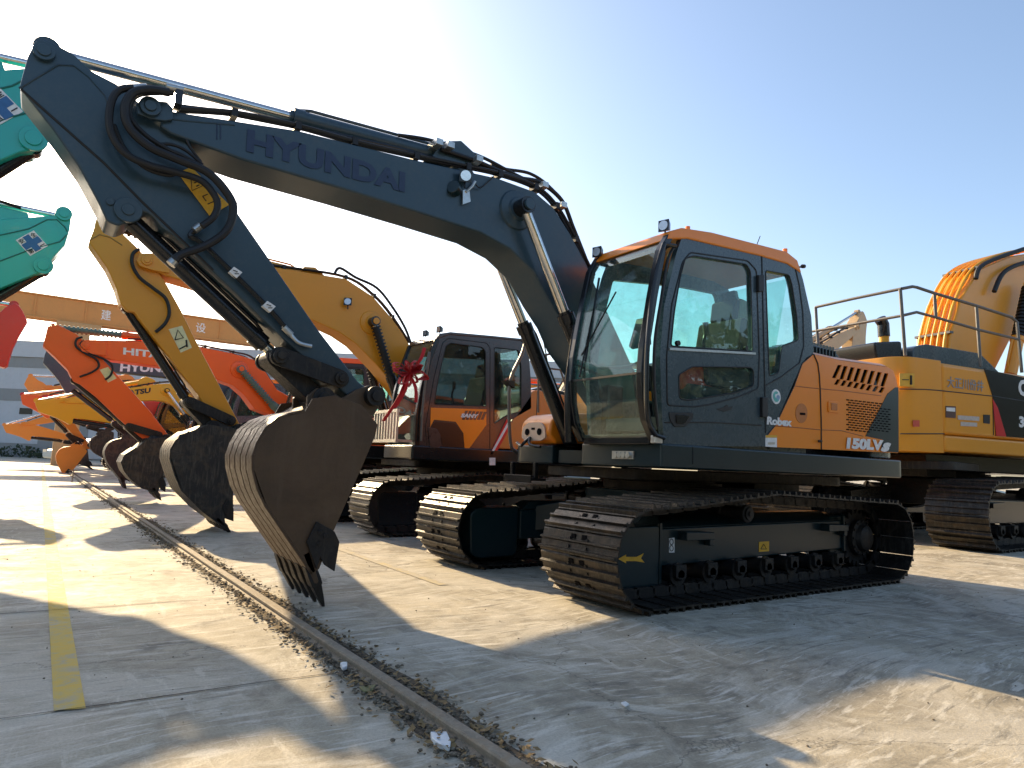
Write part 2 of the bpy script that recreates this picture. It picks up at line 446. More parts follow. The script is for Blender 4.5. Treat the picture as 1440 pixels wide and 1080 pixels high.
    c = MB(); c.prismz(round_poly([(-.95, -.62), (-.95, .62), (1.7, .85), (1.9, .4), (1.9, -.4), (1.7, -.85)], .1), .86, .953); c.box(.75, 1.5, -.5, .5, .78, .87); c.done('belly_plate', DARKS, R, bevel=.01)
    s = MB(); s.cyl((0, 0, .74), (0, 0, .84), .56, 40); s.cyl((0, 0, .84), (0, 0, .93), .50, 40); s.done('slewing_ring', DARKS, R)

def cylinder_ram(m, p_rod, p_barrel, split, r_b, r_r, mat, name, boot=False, parent=None, eye=.065, yw=.05):
    """ram from the rod eye p_rod to the barrel eye p_barrel; the barrel covers the part beyond split (0..1 from the rod end)"""
    a, b = Vector(p_rod), Vector(p_barrel); d = (b-a).normalized(); q = a.lerp(b, split)
    o = MB(); o.cyl(q, b-d*.04, r_b, 24); o.cyl(q-d*.03, q+d*.05, r_b*1.14, 24); o.cyl(q-d*.055, q-d*.03, r_b*.8, 20)
    o.cyl(b+Vector((0, -yw, 0)), b+Vector((0, yw, 0)), eye, 18)
    up = Vector((-d.z, 0, d.x)); up = up if up.z > 0 else -up
    pts = [q+d*.03+up*(r_b*1.1), q+d*.1+up*(r_b*1.35), b-d*.22+up*(r_b*1.35), b-d*.16+up*(r_b*.9)]
    o.tube(pts, r_b*.2, 8)
    ob = o.done(name, mat, parent or m.root)
    if parent is not None: return ob
    r = MB(); r.cyl(a+d*.03, q, r_r, 20); r.cyl(a+Vector((0, -yw, 0)), a+Vector((0, yw, 0)), eye, 18)
    r.done('ram_rod', CHROME, ob)
    e = MB(); e.cyl(a+Vector((0, -yw-.006, 0)), a+Vector((0, yw+.006, 0)), eye*1.06, 18); e.done('ram_eye', mat, ob)
    if boot:
        bt = MB(); n = 15; prof = []
        L = (q-a).length-.08
        for k in range(n):
            p0 = a+d*(.07+L*k/n); p1 = a+d*(.07+L*(k+.45)/n); bt.cyl(p0, p1, r_b*1.05, 14)
            bt.cyl(p1, a+d*(.07+L*(k+1)/n), r_b*.72, 12)
        bt.done('ram_boot', boot, ob)
    return ob

def side_shape(m, name, poly, yc, hw, mat, parent, bevel=.012, plate=.0):
    b = MB(); b.prism(poly, yc-hw, yc+hw); return b.done(name, mat, parent, bevel=bevel)

def bucket(m, o, yc, w, mat, rib=None, cutter=True, teeth=5, shellmat=None):
    """o: dict with side (outline), back (shell polyline top..lip), tip (tooth tip), lip, ear pins p1, p2"""
    y0, y1 = yc-w/2, yc+w/2
    b = MB(); b.prism(o['side'], y0, y0+.022); b.prism(o['side'], y1-.022, y1)
    # shell along the back
    bk = [Vector((x, 0, z)) for x, z in o['back']]; ctr = Vector((o['c'][0], 0, o['c'][1]))
    inn = []
    for i, p in enumerate(bk):
        t = (bk[min(i+1, len(bk)-1)]-bk[max(i-1, 0)]).normalized(); nn = Vector((-t.z, 0, t.x))
        if nn.dot(ctr-p) < 0: nn = -nn
        inn.append(p+nn*.022)
    loop = [(p.x, p.z) for p in bk]+[(p.x, p.z) for p in reversed(inn)]
    b.prism(loop, y0+.022, y1-.022)
    body = b.done('bucket', mat, m.root, bevel=.005)
    # wear strips on the shell
    if rib is not None:
        s = MB(); nn_ = []
        out = []
        for i, p in enumerate(bk):
            t = (bk[min(i+1, len(bk)-1)]-bk[max(i-1, 0)]).normalized(); n_ = Vector((-t.z, 0, t.x))
            if n_.dot(ctr-p) > 0: n_ = -n_
            out.append(p+n_*.014)
        k0 = 1
        lp = [(p.x, p.z) for p in out[k0:]]+[(p.x, p.z) for p in reversed(bk[k0:])]
        nst = 5; gap = .018; ww = (w-gap*(nst-1))/nst
        for k in range(nst):
            a = y0+k*(ww+gap); s.prism(lp, a, a+ww)
        s.done('wear_strip', rib, body, bevel=.003)
    # ears
    for dy in (-.17, .14):
        e = MB(); e.prism(o['ear'], yc+dy, yc+dy+.03); e.done('bucket_ear', mat, body, bevel=.006)
    # teeth
    lip = Vector((o['lip'][0], 0, o['lip'][1])); tip = Vector((o['tip'][0], 0, o['tip'][1]))
    d = (tip-lip).normalized(); n = Vector((-d.z, 0, d.x)); Ln = (tip-lip).length
    lpb = MB(); lpb.poly_extrude([(-.06, -.022), (Ln*.42, -.016), (Ln*.46, 0), (Ln*.42, .016), (-.06, .022)], lambda p, q: tuple(Vector((lip.x, (y0, y1)[q], lip.z))+d*p[0]+n*p[1]))
    lpb.done('bucket_lip', mat, body, bevel=.004)
    for k in range(teeth):
        y = y0+.045+(w-.09)*k/(teeth-1)
        t = MB(); sec = [(Ln*.08, .036, .034), (Ln*.36, .044, .036), (Ln*.48, .044, .034), (Ln*.52, .036, .028), (Ln*.78, .026, .017), (Ln*1.0, .012, .005)]
        rings = []
        for s_, hw, hh in sec:
            rings.append([t.bm.verts.new(tuple(Vector((lip.x, y+a*hw, lip.z))+d*s_+n*(c*hh))) for a, c in ((-1, -1), (1, -1), (1, 1), (-1, 1))])
        for i in range(len(rings)-1):
            for q in range(4): t.bm.faces.new([rings[i][q], rings[i][(q+1) % 4], rings[i+1][(q+1) % 4], rings[i+1][q]])
        t.bm.faces.new(rings[0]); t.bm.faces.new(rings[-1])
        t.done('bucket_tooth', DARKS, body, bevel=.003)
    if cutter:
        for y in (y0-.022, y1+.002):
            c = MB(); c.prism(o['cut'], y, y+.02)
            for bx, bz in o['bolts']: c.cyl((bx, y-.008, bz), (bx, y+.028, bz), .016, 6)
            c.done('side_cutter', DARKS, body, bevel=.003)
    return body

def scale_poly(P, s): return [(x*s, z*s) for x, z in P]
def glass_pane(parent, poly, y, mat, name='window_pane', t=.006):
    g = MB(); g.prism(poly, y-t/2, y+t/2); return g.done(name, mat, parent, smooth=False)
def seam(parent, pts, y, r=.004, mat=None, name='panel_seam', close=False):
    P = [(x, y, z) for x, z in pts]
    if close: P.append(P[0])
    s = MB(); s.tube(P, r, 6); return s.done(name, mat or BDEC, parent)
def grow(poly, d):
    cx = sum(p[0] for p in poly)/len(poly); cz = sum(p[1] for p in poly)/len(poly)
    out = []
    n = len(poly)
    area = sum(poly[i][0]*poly[(i+1) % n][1]-poly[(i+1) % n][0]*poly[i][1] for i in range(n))
    sg = 1 if area > 0 else -1
    for i in range(n):
        a = Vector(poly[i-1][:2]); p = Vector(poly[i][:2]); b = Vector(poly[(i+1) % n][:2])
        t = (b-a); 
        if t.length < 1e-9: out.append((p.x, p.y)); continue
        t.normalize(); out.append((p.x+t.y*d*sg, p.y-t.x*d*sg))
    return out
def wedge_light(parent, c, d, s=.05, mat=BLACKG, name='work_light'):
    """box lamp at c facing direction d"""
    d = Vector(d).normalized(); r = d.cross(Vector((0, 0, 1))).normalized(); u = r.cross(d); c = Vector(c)
    o = MB()
    q = lambda a, b, e: tuple(c+r*a+u*b+d*e)
    o.hull8([q(-s, -s, 0), q(s, -s, 0), q(s, s, 0), q(-s, s, 0)], [q(-s*.6, -s*.6, -s*1.3), q(s*.6, -s*.6, -s*1.3), q(s*.6, s*.6, -s*1.3), q(-s*.6, s*.6, -s*1.3)])
    o.cyl(c-Vector((0, 0, s*1.8))-d*s*.6, c-d*s*.6, s*.15, 8)
    ob = o.done(name, mat, parent, bevel=.005)
    l = MB(); l.cyl(c+d*.001, c+d*.006, s*.82, 20); l.done('lamp_lens', LAMP, ob); return ob

def cab(m, C, y0, y1, mat, roofmat, glass, glass_side, seat=SEATM, detail=1, lower=None):
    """C: outlines in local x,z. y0 near side (door), y1 far side"""
    R = m.root; t = .045
    sidep = C['outline']; wins = [C[k] for k in ('win_up', 'win_low', 'win_rear') if k in C]
    b = MB(); b.prism(sidep, y0, y0+t, wins)
    far = C.get('far_win', None)
    b.prism(sidep, y1-t, y1, [far] if far else [])
    # rear wall with window
    xr_ = max(p[0] for p in sidep); 
    zb = min(p[1] for p in sidep); zt = max(p[1] for p in sidep)
    rp = C['rear']      # polyline of rear profile bottom..top
    for (xa, za), (xb, zb_) in zip(rp[:-1], rp[1:]):
        b.hull8([(xa-t, y0+t, za), (xa, y0+t, za), (xa, y0+t+.09, za), (xa-t, y0+t+.09, za)], [(xb-t, y0+t, zb_), (xb, y0+t, zb_), (xb, y0+t+.09, zb_), (xb-t, y0+t+.09, zb_)])
        b.hull8([(xa-t, y1-t-.09, za), (xa, y1-t-.09, za), (xa, y1-t, za), (xa-t, y1-t, za)], [(xb-t, y1-t-.09, zb_), (xb, y1-t-.09, zb_), (xb, y1-t, zb_), (xb-t, y1-t, zb_)])
    xa, za = rp[0]; b.box(xa-t-.01, xa-.01, y0+t+.09, y1-t-.09, zb, za+.35)
    # floor and header
    fx = min(p[0] for p in sidep)
    b.box(fx+.12, xr_-.06, y0+t, y1-t, zb+.001, zb+.06)
    cabo = b.done('cab', mat, R, bevel=.008)
    # front frame pillars following the front curve, header, sill
    fr = C['front']
    f = MB()
    for ya, yb in ((y0-.008, y0+.05), (y1-.05, y1+.008)):
        for (xa, za), (xb, zb_) in zip(fr[:-1], fr[1:]):
            f.hull8([(xa-.035, ya, za), (xa+.03, ya, za), (xa+.03, yb, za), (xa-.035, yb, za)], [(xb-.035, ya, zb_), (xb+.03, ya, zb_), (xb+.03, yb, zb_), (xb-.035, yb, zb_)])
    (xa, za) = fr[0]; f.box(xa-.03, xa+.04, y0+.05, y1-.05, za-.02, za+.055)
    (xa, za) = fr[-1]; f.box(xa-.02, xa+.06, y0+.05, y1-.05, za-.075, za-.002)
    f.done('windshield_frame', BLACKG, cabo, bevel=.008)
    # windshield: lower and upper pane
    k = C.get('split', 2)
    for i0, i1 in ((0, k), (k, len(fr)-1)):
        g = MB()
        for i in range(i0, i1):
            (xa, za), (xb, zb_) = fr[i], fr[i+1]
            g.hull8([(xa-.012, y0+.045, za), (xa-.006, y0+.045, za), (xa-.006, y1-.045, za), (xa-.012, y1-.045, za)], [(xb-.012, y0+.045, zb_), (xb-.006, y0+.045, zb_), (xb-.006, y1-.045, zb_), (xb-.012, y1-.045, zb_)])
        g.done('windshield', glass, cabo, smooth=False)
    g = MB(); xa, za = fr[k]; g.box(xa-.018, xa-.004, y0+.05, y1-.05, za-.008, za+.008); g.done('windshield_joint', BDEC, cabo)
    # side panes
    for kx in ('win_up', 'win_low', 'win_rear'):
        if kx in C:
            glass_pane(cabo, C[kx], y0+.018, glass_side if kx != 'win_rear' else C.get('rear_glass', glass_side))
            seam(cabo, C[kx], y0-.0005, .0055, BDEC, 'window_seal', True)
    if far: glass_pane(cabo, far, y1-.02, glass)
    # rear glass
    (xa, za), (xb, zb_) = rp[0], rp[-1]
    gz0 = za+.35; g = MB()
    xg = lambda z: xa+(xb-xa)*(z-za)/(zb_-za)
    g.hull8([(xg(gz0)-.03, y0+t+.085, gz0), (xg(gz0)-.024, y0+t+.085, gz0), (xg(gz0)-.024, y1-t-.085, gz0), (xg(gz0)-.03, y1-t-.085, gz0)],
            [(xb-.03, y0+t+.085, zb_), (xb-.024, y0+t+.085, zb_), (xb-.024, y1-t-.085, zb_), (xb-.03, y1-t-.085, zb_)])
    g.done('rear_window', glass, cabo, smooth=False)
    if 'door' in C: seam(cabo, C['door'], y0-.001, .006, BDEC, 'door_gap', True)
    # roof
    rf = MB(); rf.prism(C['roof'], y0-.012, y1+.012); roof = rf.done('cab_roof', roofmat, cabo, bevel=.012, seg=3)
    # interior
    s = MB(); x = C.get('seat_x', -.45); zf = zb; yc = (y0+y1)/2
    s.prism(round_poly([(x-.28, zf+.42), (x+.22, zf+.40), (x+.22, zf+.54), (x-.28, zf+.56)], .05), yc-.25, yc+.25)
    s.prism(round_poly([(x+.12, zf+.48), (x+.25, zf+.46), (x+.36, zf+1.12), (x+.26, zf+1.16)], .05), yc-.24, yc+.24)
    s.prism(round_poly([(x+.27, zf+1.14), (x+.36, zf+1.14), (x+.38, zf+1.34), (x+.30, zf+1.34)], .04), yc-.13, yc+.13)
    s.box(x-.22, x+.22, yc-.2, yc+.2, zf+.06, zf+.41)
    for yy in (yc-.36, yc+.27): s.prism(round_poly([(x-.32, zf+.50), (x+.2, zf+.50), (x+.2, zf+.66), (x-.34, zf+.72)], .05), yy, yy+.09)
    s.done('operator_seat', seat, cabo, bevel=.02)
    l = MB()
    for yy in (yc-.31, yc+.31):
        l.tube(smooth_pts([(x-.3, yy, zf+.7), (x-.33, yy, zf+.82), (x-.30, yy, zf+.93)], 4), .013, 8); l.cyl((x-.30, yy, zf+.90), (x-.31, yy, zf+1.0), .024, 10)
    for yy in (yc-.09, yc+.09):
        l.tube([(x-.62, yy, zf+.08), (x-.66, yy, zf+.42), (x-.70, yy, zf+.62)], .011, 8)
        l.prism([(x-.75, zf+.10), (x-.58, zf+.08), (x-.58, zf+.10), (x-.75, zf+.13)], yy-.06, yy+.06)
    l.prism(round_poly([(x-.5, zf+.86), (x-.44, zf+.84), (x-.36, zf+1.10), (x-.41, zf+1.12)], .02), y1-.22, y1-.06)
    l.box(x-.42, x-.38, y1-.16, y1-.12, zf+.06, zf+.88)
    l.done('control_lever', BDEC, cabo)
    return cabo

def front_end(m, F, cb, ca, cbk, cram=DARKS, boot=None, bmat_rib=None, shellrib=True, teeth=5, hoses=1, hosemat=BLACK, bk_w=.72, seg_bevel=.012, bcyl=None):
    R = m.root; yb = F['yb']; hb = F.get('hb', .19); ha = F.get('ha', .145)
    boom = side_shape(m, 'boom', F['boom'], yb, hb, cb, R, .016)
    # fork ears at the boom nose (outside the arm)
    for s in (() if F.get('noear') else (-1, 1)):
        e = MB(); a = yb+s*(hb+.001); e.prism(F['ear'], min(a, a+s*.03), max(a, a+s*.03))
        e.cyl((F['pin_arm'][0], a, F['pin_arm'][1]), (F['pin_arm'][0], a+s*.055, F['pin_arm'][1]), .06, 20)
        e.cyl((F['pin_arm'][0], a, F['pin_arm'][1]), (F['pin_arm'][0], a+s*.068, F['pin_arm'][1]), .035, 20)
        e.done('boom_nose', cb, boom, bevel=.006)
    arm = side_shape(m, 'arm', F['arm'], yb, ha, ca, R, .012)
    # arm ram on top of the boom
    a, b = F['ram_arm']
    bk = MB()
    for s in (-.1, .07): bk.prism(F['bracket'], yb+s, yb+s+.03)
    bk.done('ram_bracket', cb, boom, bevel=.005)
    cylinder_ram(m, (a[0], yb, a[1]), (b[0], yb, b[1]), F['split_arm'], .062, .036, F.get('ramcol', cb), 'arm_ram', boot=boot)
    # boom rams
    a, b = F['ram_boom']; ro = hb+.11
    for s in (-1, 1):
        cylinder_ram(m, (a[0], yb+s*ro, a[1]), (b[0], yb+s*ro, b[1]), F['split_boom'], .066, .042, bcyl or cram, 'boom_ram', boot=boot, yw=.06)
    p = MB(); p.cyl((a[0], yb-ro-.09, a[1]), (a[0], yb+ro+.09, a[1]), .045, 18)
    for s in (-1, 1):
        p.lathe((a[0], yb+s*hb, a[1]), [(.17, 0), (.16, s*.02), (.10, s*.03), (.09, s*.05), (0, s*.05)], 24)
    p.done('boom_pin', cb, boom)
    # bucket ram and linkage
    a, b = F['ram_bucket']
    cylinder_ram(m, (b[0], yb, b[1]), (a[0], yb, a[1]), F['split_bucket'], .054, .034, F.get('ramcol2', cram), 'bucket_ram')
    lk = MB(); pl = F['pin_link']; pa = F['pin_armlink']; pk = F['pin_bucket1']; pt = F['pin_bucket2']
    def bar(p, q, y, w, t):
        p, q = Vector((p[0], 0, p[1])), Vector((q[0], 0, q[1])); d = (q-p).normalized(); n = Vector((-d.z, 0, d.x)); mid = (p+q)/2+n*w*.25
        poly = []
        for c, v, a0 in ((p, -1, 0), (q, 1, 0)):
            for k in range(7):
                an = PI/2+PI*k/6 if v < 0 else -PI/2+PI*k/6
                w_ = c+d*(math.cos(an)*w)+n*(math.sin(an)*w); poly.append((w_.x, w_.z))
        lk.prism(poly, y, y+t)
    for y in (yb-ha-.055, yb+ha+.02): bar(pl, pa, y, .062, .035)
    bar(pl, pk, yb-.11, .06, .22)
    for pp, rr, ww in ((pl, .05, ha+.09), (pa, .045, ha+.08), (pk, .075, .20), (pt, .07, ha+.1)):
        lk.cyl((pp[0], yb-ww, pp[1]), (pp[0], yb+ww, pp[1]), rr, 20)
        lk.cyl((pp[0], yb-ww-.02, pp[1]), (pp[0], yb+ww+.02, pp[1]), rr*.55, 16)
    lk.done('bucket_link', DARKS, R, bevel=.004)
    bkt = bucket(m, F['bucket'], yb-.01, bk_w, cbk, bmat_rib, teeth=teeth)
    # steel lines along the boom back
    if hoses:
        tb = F['topline']
        h = MB()
        for k, dy in enumerate((-.17, -.125, .12, .165)):
            pts = smooth_pts([(x, yb+dy, z+.035+.0*k) for x, z in tb], 6)
            h.tube(pts, .013, 6)
        for x, z in tb[1:-1]:
            h.box(x-.02, x+.02, yb-.19, yb-.1, z, z+.055); h.box(x-.02, x+.02, yb+.1, yb+.19, z, z+.055)
        h.done('boom_pipe', hosemat, boom)
        for name, pts, y, r in F.get('hoses', ()):
            t = MB(); P = smooth_pts([(x, y+dy, z) for x, z, dy in pts], 7); t.tube(P, r, 8); t.done('hydraulic_hose', hosemat, arm)
    return boom, arm, bkt

# ================================================================== MAIN EXCAVATOR
X0, Y0 = 4.964, 4.62
m = Mach('excavator', X0, Y0); R = m.root
tag(R, 'nearest and largest excavator, dark blue boom, slate cab with orange roof, brown bucket', 'excavator')
undercarriage(m, DTEAL, near=1.40, sw=.80, xr=1.61)
yb = .05; yn = yb-.19
F = {}
F['yb'] = yb
bt = m.P([(232, 154), (420, 183), (587, 225), (700, 250), (752, 269), (779, 292), (803, 330), (825, 371), (837, 400)], yn)
bb = m.P([(806, 487), (792, 454), (771, 421), (750, 382), (717, 350), (675, 327), (592, 300), (479, 265), (342, 225), (240, 188), (225, 178)], yn)
F['boom'] = bt+[(-.35, 1.60), (-.30, 1.45), (-.38, 1.33), (-.55, 1.30)]+bb
F['ear'] = m.P([(191, 147), (199, 139), (235, 143), (243, 152), (244, 168), (232, 170), (212, 167), (193, 160)], yn-.03)
F['pin_arm'] = m.L(211, 151, yn-.03)
ya = yb-.145
F['arm'] = round_poly(m.P([(27, 122), (39, 78), (49, 60), (63, 54), (77, 61), (103, 75), (130, 100), (165, 118), (215, 160), (262, 200), (330, 293), (390, 380), (445, 460), (505, 538), (531, 553), (532, 572), (512, 575), (488, 556), (430, 505), (400, 478), (330, 410), (245, 331), (228, 320), (215, 304), (203, 297), (190, 300), (180, 312), (166, 318), (150, 311), (140, 288), (112, 236), (75, 183)], ya), .02)
F['topline'] = m.P([(250, 158), (330, 163), (420, 181), (500, 203), (587, 223), (660, 238), (705, 248), (755, 266), (785, 293), (812, 340), (838, 392)], yn)
F['ram_arm'] = (m.L(66, 74, yb), m.L(640, 226, yb)); F['split_arm'] = .53
F['bracket'] = m.P([(596, 232), (612, 205), (640, 204), (664, 226), (676, 244)], yb)
F['ram_boom'] = (m.L(738, 290, yb-.31), (-.78, 1.02)); F['split_boom'] = .42
F['ram_bucket'] = (m.L(178, 305, yb), m.L(390, 503, yb)); F['split_bucket'] = .13
F['pin_link'] = m.L(388, 503, yb-.1); F['pin_armlink'] = m.L(477, 533, yb-.17); F['pin_bucket1'] = m.L(451, 561, yb-.12); F['pin_bucket2'] = m.L(522, 558, yb-.15)
by = yb-.01-.36
B = {'side': m.P([(509, 570), (531, 597), (528, 612), (512, 650), (469, 747), (449, 800), (440, 806), (375, 711), (357, 660), (357, 642), (363, 624), (375, 603), (393, 588), (429, 579), (440, 560), (470, 556)], by),
     'back': m.P([(470, 556), (429, 579), (410, 583), (393, 589), (375, 603), (363, 624), (357, 642), (357, 660), (364, 688), (375, 711), (405, 755), (440, 806)], by)}
B['c'] = m.L(470, 660, by)
B['lip'] = m.L(435, 790, by); B['tip'] = m.L(459, 858, by)
B['ear'] = m.P([(430, 583), (432, 556), (445, 546), (460, 546), (480, 560), (500, 548), (518, 542), (534, 550), (534, 568), (525, 585)], by+.2)
B['cut'] = m.P([(430, 762), (444, 733), (469, 747), (476, 762), (469, 803), (455, 794), (449, 783), (444, 800)], by)
B['bolts'] = m.P([(448, 748), (456, 753), (447, 764)], by)
F['bucket'] = B
G = F     # the pose is used again for the machines further along the row
boom, arm, bkt = front_end(m, F, DGREY, DGREY, BUCKM, BLACKG, None, BUCKM, hoses=1)

# boom lettering, seam lines, lamp
yt = yn-.0035
def T3(m, u, v, y): q = m.L(u, v, y); return (q[0], y, q[1])
text_fit('boom_lettering', 'HYUNDAI', NAVY, boom, T3(m, 346, 213, yt), T3(m, 569, 271, yt), T3(m, 348, 181, yt), .045)
seam(arm, m.P([(27, 124), (60, 104), (82, 91), (104, 92), (125, 108), (148, 134), (154, 150)], ya-.002), ya-.002, .006, DGREY)
seam(arm, m.P([(30, 126), (75, 166), (146, 229), (200, 284), (245, 327), (300, 380)], ya-.002), ya-.002, .007, BDEC, 'weld_edge')
pc = m.L(180, 296, ya); o = MB(); o.cyl((pc[0], ya+.01, pc[1]), (pc[0], ya-.02, pc[1]), .075, 24); o.cyl((pc[0], ya-.02, pc[1]), (pc[0], ya-.03, pc[1]), .035, 18)
o.done('pin_boss', DGREY, arm, bevel=.004); o = MB()
pc = m.L(155, 284, ya); o.cyl((pc[0], ya+.01, pc[1]), (pc[0], ya-.015, pc[1]), .022, 14)
o.done('pin_boss', DGREY, arm, bevel=.003); o = MB(); pc = m.L(62, 74, ya); o.cyl((pc[0], ya+.01, pc[1]), (pc[0], ya-.03, pc[1]), .055, 24); o.cyl((pc[0], ya-.03, pc[1]), (pc[0], ya-.04, pc[1]), .035, 24)
o.done('pin_boss', DGREY, arm, bevel=.004)
# warning plate on the arm
w = MB(); yw = ya-.004; w.prism(m.P([(250, 243), (269, 235), (322, 288), (295, 304)], yw), yw-.003, yw+.003); wl = w.done('warning_label', YDEC, arm)
def tri_outline(parent, c3, y, r, mat=BDEC):
    s = MB(); s.tube([c3[0], c3[1], c3[2], c3[0]], r, 6); return s.done('warning_triangle', mat, parent)
tri_outline(arm, [T3(m, 268, 244, yw-.005), T3(m, 270, 268, yw-.005), T3(m, 292, 258, yw-.005)], yw, .0028)
w = MB()
for A, b_ in (((273, 257), (284, 253)), ((276, 262), (280, 260)), ((292, 287), (310, 279)), ((290, 283), (285, 276)), ((285, 276), (292, 273)), ((300, 279), (308, 287))):
    w.tube([T3(m, *A, yw-.005), T3(m, *b_, yw-.005)], .003, 5)
w.done('warning_symbol', BDEC, arm)
# hard pipe with clamps
p = MB(); yp = ya-.035
p.tube(smooth_pts(m.P3([(272, 325), (268, 333), (284, 342), (332, 388), (378, 434), (402, 462)], yp), 4), .017, 8)
p.done('arm_pipe', BLACKG, arm)
p = MB(); p.tube(smooth_pts(m.P3([(398, 458), (408, 470), (420, 482), (438, 487)], yp), 5), .015, 8); p.cyl(*m.P3([(399, 460), (410, 471)], yp), .022, 10)
for a_, b_ in (((273, 324), (282, 317)), ((244, 367), (253, 362))): p.cyl(*m.P3([a_, b_], yp-.02), .024, 12)
p.done('pipe_fitting', STEEL, arm)
for cx, cy in ((331, 384), (378, 432)):
    q = MB(); a4 = m.P([(cx-9, cy-2), (cx-2, cy-9), (cx+10, cy-1), (cx+2, cy+7)], yp-.02); q.prism(a4, yp-.022, yp+.02); cl = q.done('pipe_clamp', WHITE, arm, bevel=.002)
    q = MB(); q.tube(m.P3([(cx-3, cy-4), (cx+3, cy-2), (cx-1, cy+1), (cx+5, cy+1)], yp-.024), .003, 5); q.done('clamp_mark', BDEC, cl)
# hoses
def hose(parent, px, y, r=.02, dys=None, mat=BLACK):
    pts = []
    for i, (u, v) in enumerate(px):
        yy = y+(dys[i] if dys else 0); q = m.L(u, v, yy); pts.append((q[0], yy, q[1]))
    t = MB(); t.tube(smooth_pts(pts, 8), r, 10); return t.done('hydraulic_hose', mat, parent)
yh = yn-.09
hose(arm, [(232, 127), (203, 124), (170, 126), (156, 146), (155, 182), (173, 213), (206, 231), (251, 243), (283, 254), (300, 272), (306, 288), (300, 305), (284, 318)], yh, .021)
hose(arm, [(238, 130), (210, 126), (187, 131), (176, 150), (181, 178), (208, 205), (247, 223), (288, 240), (312, 262), (328, 290), (320, 322), (292, 344), (255, 358), (246, 366)], yh-.02, .025)
hose(arm, [(244, 131), (200, 132), (184, 145), (184, 166), (205, 190), (236, 210), (262, 222), (300, 246), (320, 268), (331, 288)], yh+.03, .015)
hose(arm, [(218, 204), (240, 203), (262, 212), (285, 232)], yh+.04, .010)
hose(arm, [(160, 175), (176, 210), (205, 236), (235, 246), (248, 244)], yh+.05, .013)
hose(boom, [(262, 196), (268, 208), (283, 228)], yh+.05, .008)
q = MB()
q.cyl(*m.P3([(188, 125), (207, 124)], yh), .027, 12); q.cyl(*m.P3([(207, 125), (232, 128)], yh), .017, 10); q.cyl(*m.P3([(246, 366), (240, 372)], yh), .03, 12)
q.cyl(*m.P3([(234, 122), (258, 127)], yh+.02), .022, 12)
q.done('hose_fitting', STEEL, arm)
q = MB(); q.box(*[v for v in (m.L(247, 130, yh)[0], m.L(258, 130, yh)[0])], yh, yh+.1, m.L(250, 146, yh)[1], m.L(250, 124, yh)[1]); q.done('hose_clamp', BLACKG, boom, bevel=.003)
# long pipes & hoses over the knee
for k, (dy, pl_) in enumerate(((-.12, [(620, 210), (668, 226), (700, 240), (728, 250), (760, 257), (790, 282), (806, 320), (822, 360), (834, 392)]),
                              (-.06, [(560, 190), (600, 196), (640, 208), (680, 222), (720, 243), (752, 260), (778, 285), (800, 322), (820, 365), (832, 395)]),
                              (.02, [(690, 232), (712, 238), (745, 244), (772, 262), (795, 290), (810, 330), (826, 372)]),
                              (-.15, [(690, 250), (716, 262), (742, 280), (765, 294), (785, 318), (808, 352), (828, 390)]))):
    hose(boom, pl_, yb+dy, .014 if k else .019)
q = MB()
for u, v in ((612, 205), (628, 209), (668, 228), (760, 264), (786, 292)): 
    c = m.L(u, v, yb-.12); q.box(c[0]-.03, c[0]+.03, yb-.2, yb-.02, c[1]-.02, c[1]+.03)
q.done('pipe_bracket', STEEL, boom, bevel=.004)
# boom tension strip below the ram
q = MB(); q.tube(m.P3([(243, 150), (330, 160), (420, 178), (560, 210), (610, 224)], yb-.1), .022, 8); q.done('boom_pipe', BLACKG, boom)
# weld seams on boom
seam(boom, m.P([(305, 172), (305, 196)], yn-.001), yn-.001, .004, NAVY, 'weld_mark'); seam(boom, m.P([(310, 172), (310, 196)], yn-.001), yn-.001, .004, NAVY, 'weld_mark')
seam(boom, m.P([(244, 168), (262, 170), (330, 176)], yn-.001), yn-.001, .005, DGREY)
# boom lamp with bracket and its back side cap
q = MB(); q.prism(m.P([(650, 268), (659, 266), (661, 284), (650, 288)], yn-.02), yn-.03, yn-.01); q.tube(m.P3([(655, 270), (664, 262), (668, 255)], yn-.03), .012, 8); lb = q.done('lamp_bracket', STEEL, boom)
c = m.L(655, 247, yn-.07); ll = wedge_light(boom, (c[0], yn-.07, c[1]), (-.35, -.9, -.1), .05)
q = MB(); c = m.L(637, 263, yn-.03); q.cyl((c[0]-.01, yn-.04, c[1]), (c[0]+.05, yn, c[1]-.01), .055, 16); q.done('lamp_cup', DTEAL, boom, bevel=.01)
hose(boom, [(668, 258), (675, 264), (686, 256), (694, 248)], yn-.03, .005)
# red-brown rust plate low on the boom
# ---------------------------------------------------------------- upper structure
SY = -1.22
def bodypl(m, y): return lambda pts: m.P(pts, y)
pl = bodypl(m, SY)
d = MB()
plan = round_poly([(-1.33, -1.235), (2.16, -1.235, .12), (2.22, -.6, .3), (2.3, 0, .3), (2.22, .6, .3), (2.16, 1.235, .12), (-.65, 1.235, .1), (-1.02, 1.02, .1), (-1.02, .42), (-.25, .42), (-.25, -.36), (-1.33, -.36)], .02)
d.prismz(plan, .965, 1.14); dk = d.done('platform_skirt', DTEAL, R, bevel=.035, seg=3)
# towing-eye and bolts on the front of the cab deck
q = MB()
for k in range(4): q.cyl((-1.335, -.92+k*.045, 1.05), (-1.36, -.92+k*.045, 1.05), .022, 12)
q.box(-1.345, -1.325, -.97, -.74, 1.02, 1.08); q.done('deck_bolts', STEEL, dk)
seam(dk, [(-1.0, 1.0), (-1.0, 1.13)], -1.237, .003)
